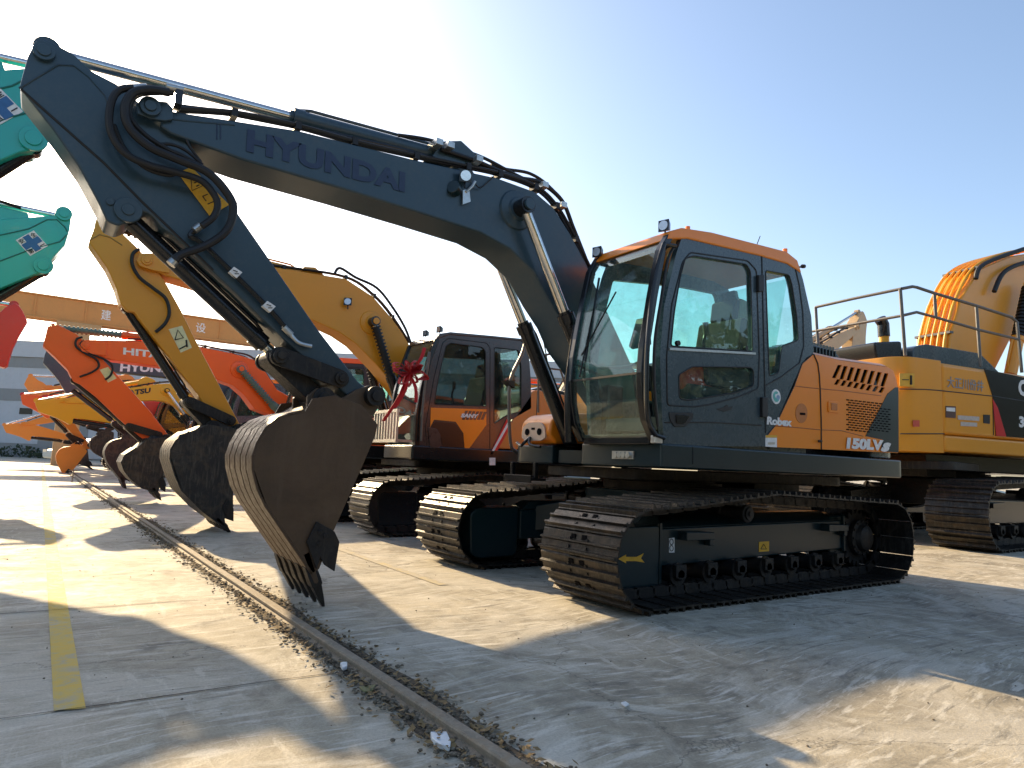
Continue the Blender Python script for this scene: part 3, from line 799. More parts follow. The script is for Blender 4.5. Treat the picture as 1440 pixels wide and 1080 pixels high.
# engine side panels
panel = round_poly(pl([(1143, 498), (1183, 507), (1248, 516), (1259, 524), (1264, 549), (1263, 637), (1077, 628), (1077, 613), (1090, 598), (1117, 542), (1128, 511)]), .05)
Z8 = lambda x, y: (1050+x/4.5, 460+y/4.5)
holes = []
for k in range(8):
    tx, ty = 572+43*k, 238+7.5*k; bx, by_ = 545+43*k, 312+7.5*k
    if k == 0: tx, bx = 578, 540
    holes.append(pl([Z8(tx, ty), Z8(tx+25, ty+3), Z8(bx+24, by_+12), Z8(bx, by_+9)]))
for k in range(8):
    tx, ty = 573+40*k, 329+7.2*k; bx, by_ = 553+40*k, 358+7.2*k
    holes.append(pl([Z8(tx, ty), Z8(tx+23, ty+3), Z8(bx+23, by_+8), Z8(bx, by_+5)]))
e = MB()
up_ = pl([(1143, 498), (1183, 507), (1248, 516), (1256, 521), (1260, 532), (1263, 545), (1263, 563), (1239, 560), (1154, 549), (1114, 543), (1128, 511), (1134, 503)])
lo_ = pl([(1114, 543), (1154, 549), (1239, 560), (1263, 563), (1263, 637), (1077, 628), (1077, 613), (1090, 598)])
e.prism(up_, SY, SY+.012, holes); e.prism(lo_, SY, SY+.03)
zt = [p for p in panel]
eng = e.done('engine_cover', ORANGE, R, smooth=False)
e = MB(); e.prism(grow(panel, -.035), SY+.035, -.55); e.done('engine_bay', HOLE, eng)
# rounded top edge strip
e = MB(); topc = pl([(1128, 509), (1134, 502), (1143, 497), (1183, 506), (1248, 515), (1256, 521)])
e2 = [(x, z-.0) for x, z in topc]
for (xa, za), (xb, zb) in zip(topc[:-1], topc[1:]):
    e.hull8([(xa, SY+.012, za), (xa, SY+.06, za+.03), (xa, -.5, za+.035), (xa, -.5, za-.02)], [(xb, SY+.012, zb), (xb, SY+.06, zb+.03), (xb, -.5, zb+.035), (xb, -.5, zb-.02)])
e.done('cover_top', ORANGE, eng)
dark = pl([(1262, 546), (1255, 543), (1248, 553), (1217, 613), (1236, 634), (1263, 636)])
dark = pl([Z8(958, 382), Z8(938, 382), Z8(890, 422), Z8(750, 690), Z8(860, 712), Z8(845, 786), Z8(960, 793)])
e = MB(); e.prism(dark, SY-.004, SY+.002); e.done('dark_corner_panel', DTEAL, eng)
s = MB()
for r_ in range(13):
    for k in range(11):
        x = 630+26*k+(13 if r_ % 2 else 0); y = 456+15.6*r_+(x-628)*.115
        if x > 892 or (r_ < 2 and x > 850) or y > 655+(x-628)*.03: continue
        q = pl([Z8(x, y), Z8(x+17, y+2), Z8(x+17, y+9), Z8(x, y+7)]); s.prism(q, SY-.0055, SY-.001)
s.done('ventilation_grille', HOLE, eng, smooth=False)
seam(eng, pl([Z8(423, 172), Z8(448, 230), Z8(458, 300), Z8(464, 400), Z8(470, 600), Z8(471, 775)]), SY-.001, .0075, BDEC)
seam(eng, pl([Z8(302, 372), Z8(380, 382), Z8(468, 390), Z8(600, 402), Z8(850, 434)]), SY-.0005, .004, plain('orange_crease_shade', (.42, .13, .03), .5))  # darker orange line paints the shade of a small step in the panel
seam(eng, pl([Z8(180, 626), Z8(300, 634), Z8(470, 650), Z8(600, 655), Z8(735, 690)]), SY-.0005, .004, MATS['orange_crease_shade'])
seam(eng, pl([Z8(420, 170), Z8(350, 231), Z8(300, 372), Z8(180, 622), Z8(122, 692)]), SY-.001, .005, BDEC)
q = MB(); cc = pl([Z8(345+38*math.cos(a*PI/10), 545+62*math.sin(a*PI/10)) for a in range(20)]); q.prism(cc, SY-.003, SY+.001); q.done('lock_recess_shade', plain('orange_recess', (.55, .17, .03), .4), eng)  # round recess drawn flat, its shade put into a darker orange disc
q = MB(); q.prism(pl([Z8(335, 541), Z8(368, 543), Z8(368, 557), Z8(335, 555)]), SY-.006, SY); q.done('lock', HOLE, eng)
q = MB(); q.prism(round_poly(pl([Z8(512, 468), Z8(580, 474), Z8(580, 545), Z8(512, 540)]), .02), SY-.010, SY); q.done('latch_plate', ORANGE, eng, bevel=.004)
q = MB(); q.prism(round_poly(pl([Z8(527, 480), Z8(565, 484), Z8(565, 528), Z8(527, 525)]), .01), SY-.016, SY-.008); q.done('cover_latch', MATS['orange_recess'], eng, bevel=.004)
q = MB(); c = pl([Z8(455, 722)])[0]; q.cyl((c[0], SY, c[1]), (c[0], SY-.03, c[1]), .012, 10); q.tube([(c[0], SY-.03, c[1]), (c[0]-.05, SY-.03, c[1])], .006, 6); q.done('door_stay', BDEC, eng)
yt = SY-.0075
text_fit('model_lettering', '150LV', WHITE, eng, T3(m, 1190, 631, yt), T3(m, 1243, 634, yt), T3(m, 1189, 615, yt), .06, .15)
text_fit('model_lettering', 's', WHITE, eng, T3(m, 1238, 635, yt), T3(m, 1251, 635.5, yt), T3(m, 1240, 622, yt), .06, .25)
# ---------------------------------------------------------------- cab
Z3 = lambda x, y: (720+x/3.4286, 300+y/3.4286)
C = {}
C['outline'] = round_poly(pl([(934, 627), (931, 585), (928, 500), (934, 430), (950, 360), (958, 336), (968, 327), (1070, 352), (1108, 363), (1123, 374), (1129, 392), (1141, 445), (1144, 497), (1129, 511), (1117, 542), (1090, 598), (1078, 613), (1077, 628)]), .02)
C['win_up'] = round_poly(pl([Z3(765, 640), Z3(783, 470), Z3(812, 300), Z3(835, 218), Z3(875, 205), Z3(1130, 245), Z3(1150, 280), Z3(1160, 665)]), .03)
C['win_low'] = round_poly(pl([Z3(803, 778), Z3(870, 738), Z3(1150, 742), Z3(1165, 760), Z3(1165, 832), Z3(1080, 865), Z3(850, 902), Z3(806, 893)]), .03)
C['win_rear'] = round_poly(pl([Z3(1222, 275), Z3(1335, 296), Z3(1350, 345), Z3(1373, 500), Z3(1380, 612), Z3(1300, 640), Z3(1285, 770), Z3(1240, 785)]), .03)
C['door'] = round_poly(pl([Z3(748, 925), Z3(745, 690), Z3(770, 440), Z3(822, 235), Z3(860, 188), Z3(1135, 228), Z3(1178, 275), Z3(1192, 690), Z3(1186, 845), Z3(1090, 885), Z3(950, 922), Z3(880, 932)]), .03)
C['far_win'] = round_poly(grow(C['outline'], -.11), .03)
fw = pl([(944, 560), (940, 500), (948, 430), (962, 365), (1060, 378), (1110, 390), (1120, 440), (1122, 500), (1060, 560)])
C['far_win'] = round_poly(fw, .04)
C['rear'] = [(.44, 1.14), (.60, 2.03), (.58, 2.38), (.42, 2.76)]
C['rear'] = [(.02, 1.16), (.58, 2.02), (.57, 2.38), (.44, 2.70)]
C['front'] = pl([(924, 621), (912, 592), (907, 560), (906, 524), (909, 487), (920, 417), (932, 352), (944, 330)])
C['split'] = 3
C['roof'] = pl([(936, 337), (941, 325), (958, 320.5), (1000, 327), (1070, 345), (1105, 354), (1120, 366), (1126, 384), (1106, 371), (1068, 360), (1000, 344), (966, 336)])
C['seat_x'] = -.42
cabo = cab(m, C, SY, -.40, DCAB, ORANGE, GLASS, GLASSM)
# door details
seam(cabo, pl([Z3(1203, 170), Z3(1208, 400), Z3(1218, 830), Z3(1222, 1060)]), SY-.001, .006)
seam(cabo, pl([Z3(1215, 182), Z3(1330, 216), Z3(1362, 250), Z3(1385, 350), Z3(1402, 480), Z3(1406, 640), Z3(1385, 722), Z3(1295, 790), Z3(1218, 832)]), SY-.001, .006)
seam(cabo, pl([Z3(735, 1008), Z3(980, 1008), Z3(1200, 1022)]), SY-.001, .005)
q = MB(); q.prism(pl([Z3(755, 648), Z3(1170, 672), Z3(1170, 682), Z3(755, 660)]), SY-.012, SY); q.done('window_rail', STEEL, cabo)
for zx, zy in ((800, 626), (1128, 650)):
    q = MB(); c = pl([Z3(zx, zy)])[0]; q.cyl((c[0], SY-.01, c[1]), (c[0], SY+.015, c[1]), .02, 12); q.done('window_catch', BDEC, cabo)
q = MB(); q.prism(round_poly(pl([Z3(752, 958), Z3(870, 960), Z3(872, 985), Z3(835, 1028), Z3(780, 1030), Z3(760, 1000)]), .02), SY-.008, SY); hd = q.done('door_handle', BDEC, cabo, bevel=.004)
q = MB(); q.prism(round_poly(pl([Z3(785, 970), Z3(835, 972), Z3(850, 980), Z3(825, 1015), Z3(788, 1012)]), .01), SY-.016, SY-.004); q.done('handle_grip', BLACKG, cabo, bevel=.004)
for zx, zy, h in ((1190, 340, 40), (1208, 935, 48)):
    a4 = pl([Z3(zx-14, zy-h), Z3(zx+12, zy-h), Z3(zx+12, zy+h), Z3(zx-14, zy+h)]); q = MB(); q.prism(a4, SY-.03, SY); q.done('door_hinge', BDEC, cabo, bevel=.006)
q = MB(); c = pl([Z3(1272, 884)])[0]; q.cyl((c[0], SY, c[1]), (c[0], SY-.004, c[1]), .062, 32); q.done('round_emblem', WHITE, cabo)
q = MB(); P_ = [(c[0]+.045*math.cos(a*PI/9+1), c[1]+.045*math.sin(a*PI/9+1)) for a in range(15)]+[(c[0]+.018*math.cos(a*PI/9+1), c[1]+.006+.018*math.sin(a*PI/9+1)) for a in range(14, -1, -1)]
q.prism(P_, SY-.006, SY-.003); q.done('emblem_swirl', TEALD, cabo)
q = MB(); P_ = [(c[0]+.025+.024*math.cos(a*PI/6), c[1]-.004+.020*math.sin(a*PI/6)) for a in range(12)]; q.prism(P_, SY-.0065, SY-.0035); q.done('emblem_dot', plain('emblem_blue', (.25, .38, .55), .5), cabo)
text_fit('series_lettering', 'Robex', WHITE, cabo, T3(m, 1078, 597, SY-.004), T3(m, 1113, 600, SY-.004), T3(m, 1078.5, 585.5, SY-.004), .05, .0)
q = MB(); a4 = pl([(1007, 575), (1016, 573), (1022, 569), (1024, 573), (1030, 571), (1028, 576), (1018, 579), (1012, 577)]); q.prism(a4, SY-.004, SY); q.done('maker_emblem', BDEC, cabo)
q = MB(); q.prism(pl([(1076, 612), (1092, 612), (1092, 629), (1076, 628)]), SY-.004, SY+.0); lb = q.done('info_label', WHITE, cabo)
q = MB(); q.prism(pl([(1076, 612), (1092, 612), (1092, 615.5), (1076, 615.5)]), SY-.0055, SY-.003); q.done('label_header', YDEC, lb)
q = MB(); q.prism(pl([(1079, 622), (1089, 622), (1089, 625), (1079, 625)]), SY-.0055, SY-.003); q.done('label_text', STEEL, lb)
# near front grab rail beside the windshield
q = MB(); yy = SY-.045
q.tube(smooth_pts(m.P3([(934, 343), (926, 370), (917, 420), (911, 480), (909, 540), (911, 590), (922, 612)], yy), 6), .019, 10)
q.tube(m.P3([(934, 343), (950, 346)], yy), .016, 8); q.tube(m.P3([(922, 612), (934, 616)], yy), .016, 8)
q.done('grab_rail', BLACKG, cabo)
q = MB(); q.tube(smooth_pts(m.P3([(950, 345), (939, 365), (930, 420), (921, 480), (920, 540), (925, 600)], SY-.012), 6), .012, 8); q.done('door_gasket', BDEC, cabo)
q = MB(); c = m.L(925, 612, yy); q.box(c[0]-.03, c[0]+.05, SY-.05, SY, c[1]-.06, c[1]-.0); q.done('step_lock', STEEL, cabo, bevel=.01)
# windshield wiper
q = MB(); fr = C['front']
q.tube([(fr[3][0]-.03, -.55, fr[3][1]+.02), (fr[5][0]-.05, -.62, fr[5][1])], .008, 6)
q.tube([(fr[4][0]-.035, -.60, fr[4][1]-.05), (fr[6][0]-.03, -.56, fr[6][1]-.08)], .010, 6)
q.tube([(fr[4][0]-.035, -.55, fr[4][1]), (fr[5][0]-.03, -.85, fr[5][1]+.1)], .007, 6)
q.done('wiper', BLACKG, cabo)
# items inside
q = MB(); q.prism(round_poly([(-.98, 1.58), (-.66, 1.45), (-.60, 1.62), (-.76, 1.80), (-.94, 1.80)], .06), -1.12, -1.02); q.done('red_bag', PINK, cabo, bevel=.03)
q = MB(); q.prism(round_poly([(-.26, 1.62), (-.04, 1.62), (.08, 2.25), (-.1, 2.30)], .05), -1.04, -.58); q.done('seat_cover', SEATP, cabo, bevel=.03)
q = MB(); q.prism(round_poly([(-.10, 2.24), (.04, 2.24), (.06, 2.46), (-.06, 2.48)], .04), -.95, -.70); q.done('headrest', SEATP, cabo, bevel=.03)
q = MB()
for x, z in ((-1.12, 1.32), (-1.05, 1.36)): q.box(x, x+.10, -1.0, -.62, 1.20, z)
q.box(-1.22, -1.06, -.56, -.46, 1.2, 1.62); q.done('foot_console', BLACKG, cabo, bevel=.02)
q = MB(); q.box(-.95, -.55, -1.15, -1.02, 1.2, 1.62); q.done('side_console', SEATM, cabo, bevel=.03)
q = MB(); q.prism([(-1.24, 1.24), (-1.1, 1.24), (-1.1, 1.30), (-1.24, 1.34)], -1.1, -.55); q.done('floor_mat', paint('mat_dirty', (.10, .09, .07), .8, dirt=.7), cabo)
q = MB(); q.tube(smooth_pts([(-1.38, -1.1, 1.75), (-1.36, -.9, 1.72), (-1.36, -.6, 1.74), (-1.36, -.5, 1.80)], 5), .012, 8); q.done('guard_bar', TUBEM, cabo)
# roof lamps, aerial, side marker
c = m.L(933, 318, SY+.04); wedge_light(cabo, (c[0], SY+.04, c[1]+.005), (-1, -.25, 0), .045)
c = m.L(839, 354, -.46); wedge_light(cabo, (c[0], -.46, c[1]), (-1, -.25, 0), .045)
q = MB(); q.tube(m.P3([(1064, 345), (1069, 332)], -.9), .004, 6)
c = m.L(1067, 345, -.9); q.tube(m.P3([(1119, 376), (1131, 375)], SY), .008, 6); q.cyl(*m.P3([(1128, 374.5), (1131, 374.5)], SY), .018, 8); q.done('roof_aerial', BDEC, cabo)
q = MB()
for u, v in ((967, 321), (1104, 352)): c = m.L(u, v, SY+.05); q.cyl((c[0], SY+.05, c[1]-.02), (c[0], SY+.05, c[1]+.012), .02, 10)
q.done('roof_bolt', ORANGE, cabo)
q = MB(); q.prism([(-1.0, 2.79), (-.3, 2.825), (-.3, 2.85), (-1.0, 2.82)], -1.0, -.6); q.done('roof_hatch', BLACKG, cabo, bevel=.008)
# engine hood, counterweight and right half
h = MB(); h.prism(round_poly([(.60, 1.9), (.62, 2.14), (.85, 2.20), (1.35, 2.17), (1.66, 1.98), (1.7, 1.86)], .05), -1.0, .9); hood = h.done('engine_hood', BLACKG, R, bevel=.02)
q = MB()
for k in range(9): x = .98+k*.055; q.prism([(x-.1, 2.16), (x-.08, 2.16), (x-.065, 2.215), (x-.08, 2.215)], -.98, -.6); q.prism([(x-.1, 2.05), (x-.085, 2.05), (x-.085, 2.17), (x-.1, 2.17)], -1.01, -.99)
q.done('hood_louvre', DTEAL, hood)
h = MB(); h.prismz(round_poly([(1.62, -1.19), (2.1, -1.17, .15), (2.26, -.6, .3), (2.33, 0, .3), (2.26, .6, .3), (2.1, 1.17, .15), (1.62, 1.19)], .02), 1.15, 1.92); h.done('counterweight', DCAB, R, bevel=.05, seg=3)
h = MB(); h.box(-.2, 1.6, .38, 1.2, 1.15, 1.88); h.done('tank_cover', ORANGE, R, bevel=.05, seg=3)
h = MB(); h.box(-.22, .5, -.34, .34, 1.15, 1.35)
for y in (-.24, .20): h.prism([(-.55, 1.14), (-.62, 1.38), (-.42, 1.58), (-.15, 1.5), (.3, 1.15)], y+.05-.05, y+.05)
h.prism([(-.98, .97), (-.98, 1.10), (-.6, 1.14), (-.3, 1.14), (-.3, .97)], -.30, .38)
h.done('boom_foot', DTEAL, R, bevel=.01)
tb = MB(); tb.prism(round_poly([(-1.0, 1.18), (-1.06, 1.24), (-1.04, 1.37), (-.94, 1.44), (-.3, 1.50), (-.3, 1.16), (-.97, 1.15)], .05), .42, .90); tbx = tb.done('tool_box', ORANGE, R, bevel=.03, seg=3)
q = MB(); q.prismx(round_poly([(.47, 1.21), (.49, 1.31), (.56, 1.355), (.76, 1.355), (.84, 1.31), (.86, 1.21), (.78, 1.18), (.54, 1.18)], .03), -1.068, -1.05); q.done('lamp_panel', paint('pale_recess', (.70, .48, .34), .35, dirt=.1), tbx)
for y in (.565, .76):
    q = MB(); q.cyl((-1.076, y, 1.265), (-1.06, y, 1.265), .033, 16); q.done('tool_box_socket', HOLE, tbx)
q = MB(); q.box(-1.074, -1.06, .64, .69, 1.285, 1.305); q.done('tool_box_lock', HOLE, tbx)
q = MB(); q.tube(smooth_pts([(-1.09, .90, 1.16), (-1.11, .80, 1.13), (-1.11, .75, 1.16), (-1.07, .72, 1.21)], 5), .015, 8); q.done('grab_rail', BLACKG, tbx)
q = MB(); q.tube(smooth_pts([(-1.08, .70, 1.21), (-1.12, .64, 1.14), (-1.10, .50, 1.12)], 5), .015, 8); q.done('grab_rail', BLACKG, tbx)
st = MB(); st.box(-1.16, -.98, .55, 1.0, .80, .825); st.box(-1.165, -1.15, .55, 1.0, .78, .85); st.box(-1.10, -1.06, .57, .61, .82, .97); st.box(-1.10, -1.06, .95, .99, .82, .97); st.done('access_step', BLACKG, R, bevel=.004)
# right-hand mirror on its stay and handrails
q = MB(); y = 1.22
q.tube(smooth_pts(m.P3([(743, 458), (735, 495), (718, 534), (716, 580), (718, 622), (724, 634), (740, 640)], y), 5), .018, 10)
rl = q.done('mirror_stay', TUBEM, R)
q = MB(); q.prism(m.P([(708, 535), (720, 536), (720, 546), (714, 542)], y), y-.05, y+.05); q.done('mirror_bracket', BDEC, rl)
q = MB(); y = 1.1
q.tube(m.P3([(745, 504), (800, 492)], y), .012, 8); q.tube(m.P3([(757, 580), (757, 505)], y), .012, 8); q.tube(m.P3([(800, 556), (788, 520), (757, 516)], y), .012, 8)
q.tube(m.P3([(782, 575), (760, 455), (747, 425)], .6), .007, 6)
q.done('hand_rail', TUBEM, R)
q = MB(); q.tube(smooth_pts([(-1.5, -.40, 1.14), (-1.52, -.40, 1.6), (-1.44, -.38, 2.1)], 6), .03, 8); q.done('cab_side_tube', BLACKG, cabo)
# track frame decals
frm = m.frames[-1]; yf = -m.fo
q = MB(); q.prism(m.P([(869, 786), (880, 780), (880, 783), (895, 783), (905, 778), (901, 785), (906, 791), (894, 789), (880, 789), (880, 792)], yf-.016), yf-.019, yf+.0); q.done('direction_arrow', YDEC, frm)
q = MB(); q.prism(m.P([(1067, 762), (1081, 761), (1081, 775), (1067, 776)], yf), yf-.004, yf+.001); wl = q.done('warning_label', YDEC, frm)
tri_outline(frm, [T3(m, 1070, 772, yf-.006), T3(m, 1074, 765, yf-.006), T3(m, 1078, 772, yf-.006)], 0, .003)
q = MB(); q.prism(m.P([(940.5, 757), (948, 756), (948, 777), (940.5, 777)], yf), yf-.004, yf+.001); q.done('anchor_label', WHITE, frm)
q = MB()
for cy in (762, 771): q.tube([T3(m, 944.3+2.4*math.cos(a*PI/6), cy+4*math.sin(a*PI/6), yf-.005) for a in range(13)], .0035, 5)
q.done('label_symbol', BDEC, frm)

# ================================================================== OTHER MACHINES
FOOT = (-.45, 1.45)
def turn(F, ang, arm=0.0):
    """raise the whole digging arm about the boom foot by ang; swing the stick about its pin by arm"""
    def rot(p, c, a):
        x, z = p[0]-c[0], p[1]-c[1]; return (c[0]+x*math.cos(a)-z*math.sin(a), c[1]+x*math.sin(a)+z*math.cos(a))
    armkeys = ('arm', 'pin_armlink', 'pin_link', 'pin_bucket1', 'pin_bucket2', 'ram_bucket', 'bucket')
    pa = F['pin_arm']
    def rec(v, a, b):
        if isinstance(v, dict): return {k: rec(w, a, b) for k, w in v.items()}
        if isinstance(v, (list, tuple)):
            if len(v) >= 2 and all(isinstance(c, (int, float)) for c in v):
                p = rot(v, pa, b) if b else v
                return rot(p, FOOT, a)
            return type(v)(rec(w, a, b) for w in v)
        return v
    out = {}
    for k, v in F.items():
        out[k] = rec(v, ang, arm if k in armkeys else 0)
    ra = F['ram_arm']; out['ram_arm'] = (rot(rot(ra[0], pa, arm) if arm else ra[0], FOOT, ang), rot(ra[1], FOOT, ang))
    rb = F['ram_boom']; out['ram_boom'] = (rot(rb[0], FOOT, ang), rb[1])
    return out
def upper_simple(m, C, side, skirt, cabc, roofc, hoodc=BLACKG, far=None, cw=None, glass=GLASS, gside=GLASSD, y1=-.40, boxc=None):
    R = m.root; SY = -1.22
    d = MB(); d.prismz(round_poly([(-1.33, -1.235), (2.16, -1.235, .12), (2.25, 0, .4), (2.16, 1.235, .12), (-1.33, 1.235), (-1.33, .42), (-.25, .42), (-.25, -.36), (-1.33, -.36)], .03), .955, 1.14)
    d.done('platform_skirt', skirt, R, bevel=.03)
    e = MB(); e.prism(round_poly([(-.10, 1.15), (2.1, 1.15), (2.1, 1.86), (1.95, 1.95), (.56, 2.03)], .08), SY, -.4); eng = e.done('engine_cover', side, R, bevel=.03)
    q = MB()
    for r_ in range(4): q.box(.8, 1.5, SY-.004, SY+.001, 1.35+r_*.09, 1.39+r_*.09)
    q.done('ventilation_grille', HOLE, eng)
    seam(eng, [(.62, 1.16), (.62, 2.0)], SY-.001, .006); seam(eng, [(1.62, 1.16), (1.62, 1.95)], SY-.001, .006)
    h = MB(); h.prism(round_poly([(.62, 1.9), (.66, 2.05), (.9, 2.12), (1.45, 2.06), (1.7, 1.9)], .05), -1.0, .9); h.done('engine_hood', hoodc, R, bevel=.02)
    h = MB(); h.prismz(round_poly([(1.62, -1.19), (2.1, -1.17, .15), (2.3, 0, .3), (2.1, 1.17, .15), (1.62, 1.19)], .02), 1.15, 1.9); h.done('counterweight', cw or side, R, bevel=.05)
    h = MB(); h.box(-.2, 1.6, .38, 1.2, 1.15, 1.86); h.done('tank_cover', boxc or side, R, bevel=.05)
    h = MB(); h.box(-1.3, -.4, .55, 1.15, 1.16, 1.55); h.done('tool_box', boxc or side, R, bevel=.04)
    h = MB()
    for y in (-.24, .20): h.prism([(-.55, 1.14), (-.62, 1.38), (-.42, 1.58), (-.15, 1.5), (.3, 1.15)], y, y+.05)
    h.prism([(-.98, .97), (-.98, 1.10), (-.6, 1.14), (-.3, 1.14), (-.3, .97)], -.30, .38); h.done('boom_foot', skirt, R, bevel=.01)
    cb_ = cab(m, C, SY, y1, cabc, roofc, glass, gside)
    return cb_
def lamp_on_cab(m, cabo, C):
    top = max(p[1] for p in C['roof']); x = min(p[0] for p in C['roof'])
    for y in (-1.1, -.7): wedge_light(cabo, (x+.10, y, top-.035), (-1, -.2, 0), .045)
GC = dict(C)
# ---- second in the row: ochre boom, dark cab
X1, Y1 = 5.2, 9.05
s2 = Mach('excavator', X1, Y1); R2 = s2.root
tag(R2, 'second excavator from the camera, ochre boom, dark maroon cab and red bow', 'excavator', 'excavators parked in a row')
undercarriage(s2, BLACKG, detail=0)
yn2 = -.14; ya2 = -.095; F2 = dict(G)
top2 = s2.P([(205, 358), (300, 366), (396, 377), (487, 392), (525, 417), (550, 446), (566, 468), (577, 487)], yn2)
bot2 = s2.P([(560, 550), (533, 517), (500, 483), (478, 468), (448, 454), (400, 434), (315, 412), (235, 388), (205, 376)], yn2)
F2['boom'] = top2+[(-.30, 1.60), (-.30, 1.45), (-.38, 1.33), (-.62, 1.36)]+bot2
F2['ear'] = s2.P([(192, 366), (197, 356), (215, 356), (240, 364), (238, 384), (215, 380), (197, 374)], yn2-.03); F2['pin_arm'] = s2.L(206, 367, yn2)
F2['arm'] = round_poly(s2.P([(125, 340), (131, 325), (136, 308), (151, 308), (195, 350), (230, 392), (255, 437), (272, 472), (338, 598), (338, 608), (327, 608), (300, 594), (278, 555), (236, 500), (194, 447), (189, 439), (178, 437), (170, 428), (163, 404), (150, 376)], ya2), .02)
F2['topline'] = s2.P([(280, 364), (340, 370), (400, 378), (487, 392), (527, 418), (553, 448), (577, 485)], yn2)
F2['ram_arm'] = (s2.L(143, 316, .05), s2.L(430, 386, .05)); F2['bracket'] = s2.P([(415, 392), (424, 377), (440, 378), (456, 392)], .05); F2['split_arm'] = .45
F2['ram_boom'] = (s2.L(527, 452, -.27), (-.80, 1.02)); F2['ram_bucket'] = (s2.L(179, 434, .05), s2.L(266, 568, .05)); F2['split_bucket'] = .1
F2['pin_link'] = s2.L(264, 566, 0); F2['pin_armlink'] = s2.L(321, 592, 0); F2['pin_bucket1'] = s2.L(296, 600, 0); F2['pin_bucket2'] = s2.L(332, 604, 0)
by2 = .04-.4
F2['bucket'] = {'side': s2.P([(333, 603), (340, 612), (335, 640), (328, 690), (328, 733), (316, 729), (318, 742), (312, 738), (285, 718), (256, 689), (240, 642), (241, 634), (248, 620), (267, 607), (294, 597)], by2),
  'back': s2.P([(294, 597), (267, 607), (248, 620), (241, 632), (240, 645), (247, 668), (256, 689), (285, 718), (312, 738)], by2),
  'c': s2.L(290, 650, by2), 'lip': s2.L(310, 734, by2), 'tip': s2.L(326, 751, by2), 'ear': s2.P([(285, 612), (289, 595), (300, 592), (318, 600), (334, 596), (340, 604), (338, 618)], .1),
  'cut': s2.P([(312, 712), (320, 700), (328, 715), (328, 733), (318, 727)], by2), 'bolts': s2.P([(319, 712)], by2)}
b2, a2, k2 = front_end(s2, F2, YEL, YEL, BUCKD, BLACKG, boot=BLACK, bmat_rib=BUCKD, bk_w=.8, bcyl=BLACKG)
def label2(m, parent, pts, mat, y, t=.003, name='warning_label'):
    w = MB(); w.prism(m.P(pts, y), y-t, y+t); return w.done(name, mat, parent)
wl = label2(s2, a2, [(237, 463), (256, 458), (270, 489), (254, 496)], CREAM, ya2-.004)
tri_outline(wl, [T3(s2, 246, 478, ya2-.01), T3(s2, 250, 464, ya2-.01), T3(s2, 258, 475, ya2-.01)], 0, .006)
w = MB(); w.tube([T3(s2, 252, 491, ya2-.01), T3(s2, 262, 486, ya2-.01)], .008, 6); w.tube([T3(s2, 262, 478, ya2-.01), T3(s2, 263, 488, ya2-.01)], .010, 6); w.done('warning_symbol', BDEC, wl)
def hose2(m, parent, px, y, r, mat=BLACK):
    t = MB(); t.tube(smooth_pts(m.P3(px, y), 6), r, 8); return t.done('hydraulic_hose', mat, parent)
hose2(s2, a2, [(196, 350), (187, 357), (186, 372), (196, 390), (215, 405), (233, 420), (238, 440), (232, 455), (219, 467)], ya2-.06, .02)
seam(a2, s2.P([(126, 338), (140, 330), (155, 334), (172, 345)], ya2-.002), ya2-.002, .006, plain('ochre_crease', (.28, .15, .03), .5))
hose2(s2, b2, [(470, 386), (478, 377), (500, 390), (530, 405), (552, 432), (570, 462), (580, 490)], yn2+.05, .02)
c = s2.L(489, 424, yn2-.08); wedge_light(b2, (c[0], yn2-.08, c[1]), (-.5, -.8, .1), .055)
P2 = lambda pts: s2.P(pts, -1.22)
S8 = lambda x, y: (400+x/3.4286, 370+y/3.4286)
C2 = {}
C2['outline'] = round_poly(P2([S8(650, 925), S8(655, 760), S8(705, 480), S8(745, 350), S8(790, 345), S8(1000, 360), S8(1140, 374), S8(1175, 400), S8(1188, 560), S8(1190, 700), S8(1085, 760), S8(1010, 925)]), .02)
C2['win_up'] = round_poly(P2([S8(722, 682), S8(742, 560), S8(778, 400), S8(800, 385), S8(955, 405), S8(970, 425), S8(972, 690)]), .03)
C2['win_rear'] = round_poly(P2([S8(1012, 405), S8(1130, 420), S8(1142, 500), S8(1142, 715), S8(1080, 730), S8(1010, 775)]), .03)
C2['door'] = round_poly(P2([S8(690, 925), S8(680, 790), S8(720, 560), S8(762, 385), S8(790, 362), S8(975, 385), S8(992, 410), S8(990, 925)]), .03)
C2['far_win'] = round_poly(P2([S8(740, 650), S8(760, 500), S8(790, 420), S8(1130, 440), S8(1130, 680)]), .03)
x_ = P2([S8(1190, 700), S8(1186, 560), S8(1165, 400)])
C2['rear'] = [(x_[0][0]-.05, 1.16)]+x_
C2['front'] = P2([S8(640, 900), S8(640, 820), S8(645, 730), S8(668, 600), S8(700, 470), S8(738, 365)])
C2['split'] = 2
C2['roof'] = P2([S8(728, 368), S8(748, 340), S8(800, 332), S8(1000, 350), S8(1140, 364), S8(1182, 396), S8(1182, 410), S8(1140, 376), S8(1000, 362), S8(795, 347)])
C2['seat_x'] = -.4; C2['rear_glass'] = GLASSD
cab2 = upper_simple(s2, C2, paint('side_amber', (.60, .22, .04), .35, dirt=.2), BLACKG, MAROON, MAROON)
q = MB(); y = -1.222
q.prism(P2([S8(705, 697), S8(972, 705), S8(972, 780), S8(890, 893), S8(868, 893), S8(862, 820), S8(825, 765), S8(720, 755), S8(702, 790)]), y-.005, y); q.done('door_panel', ORANGE, cab2)
q = MB(); q.prism(round_poly(P2([S8(702, 800), S8(720, 765), S8(820, 772), S8(860, 825), S8(868, 888), S8(765, 890), S8(740, 800)]), .04), y-.0055, y-.001); q.done('door_recess', plain('brown_recess', (.03, .012, .008), .3), cab2)
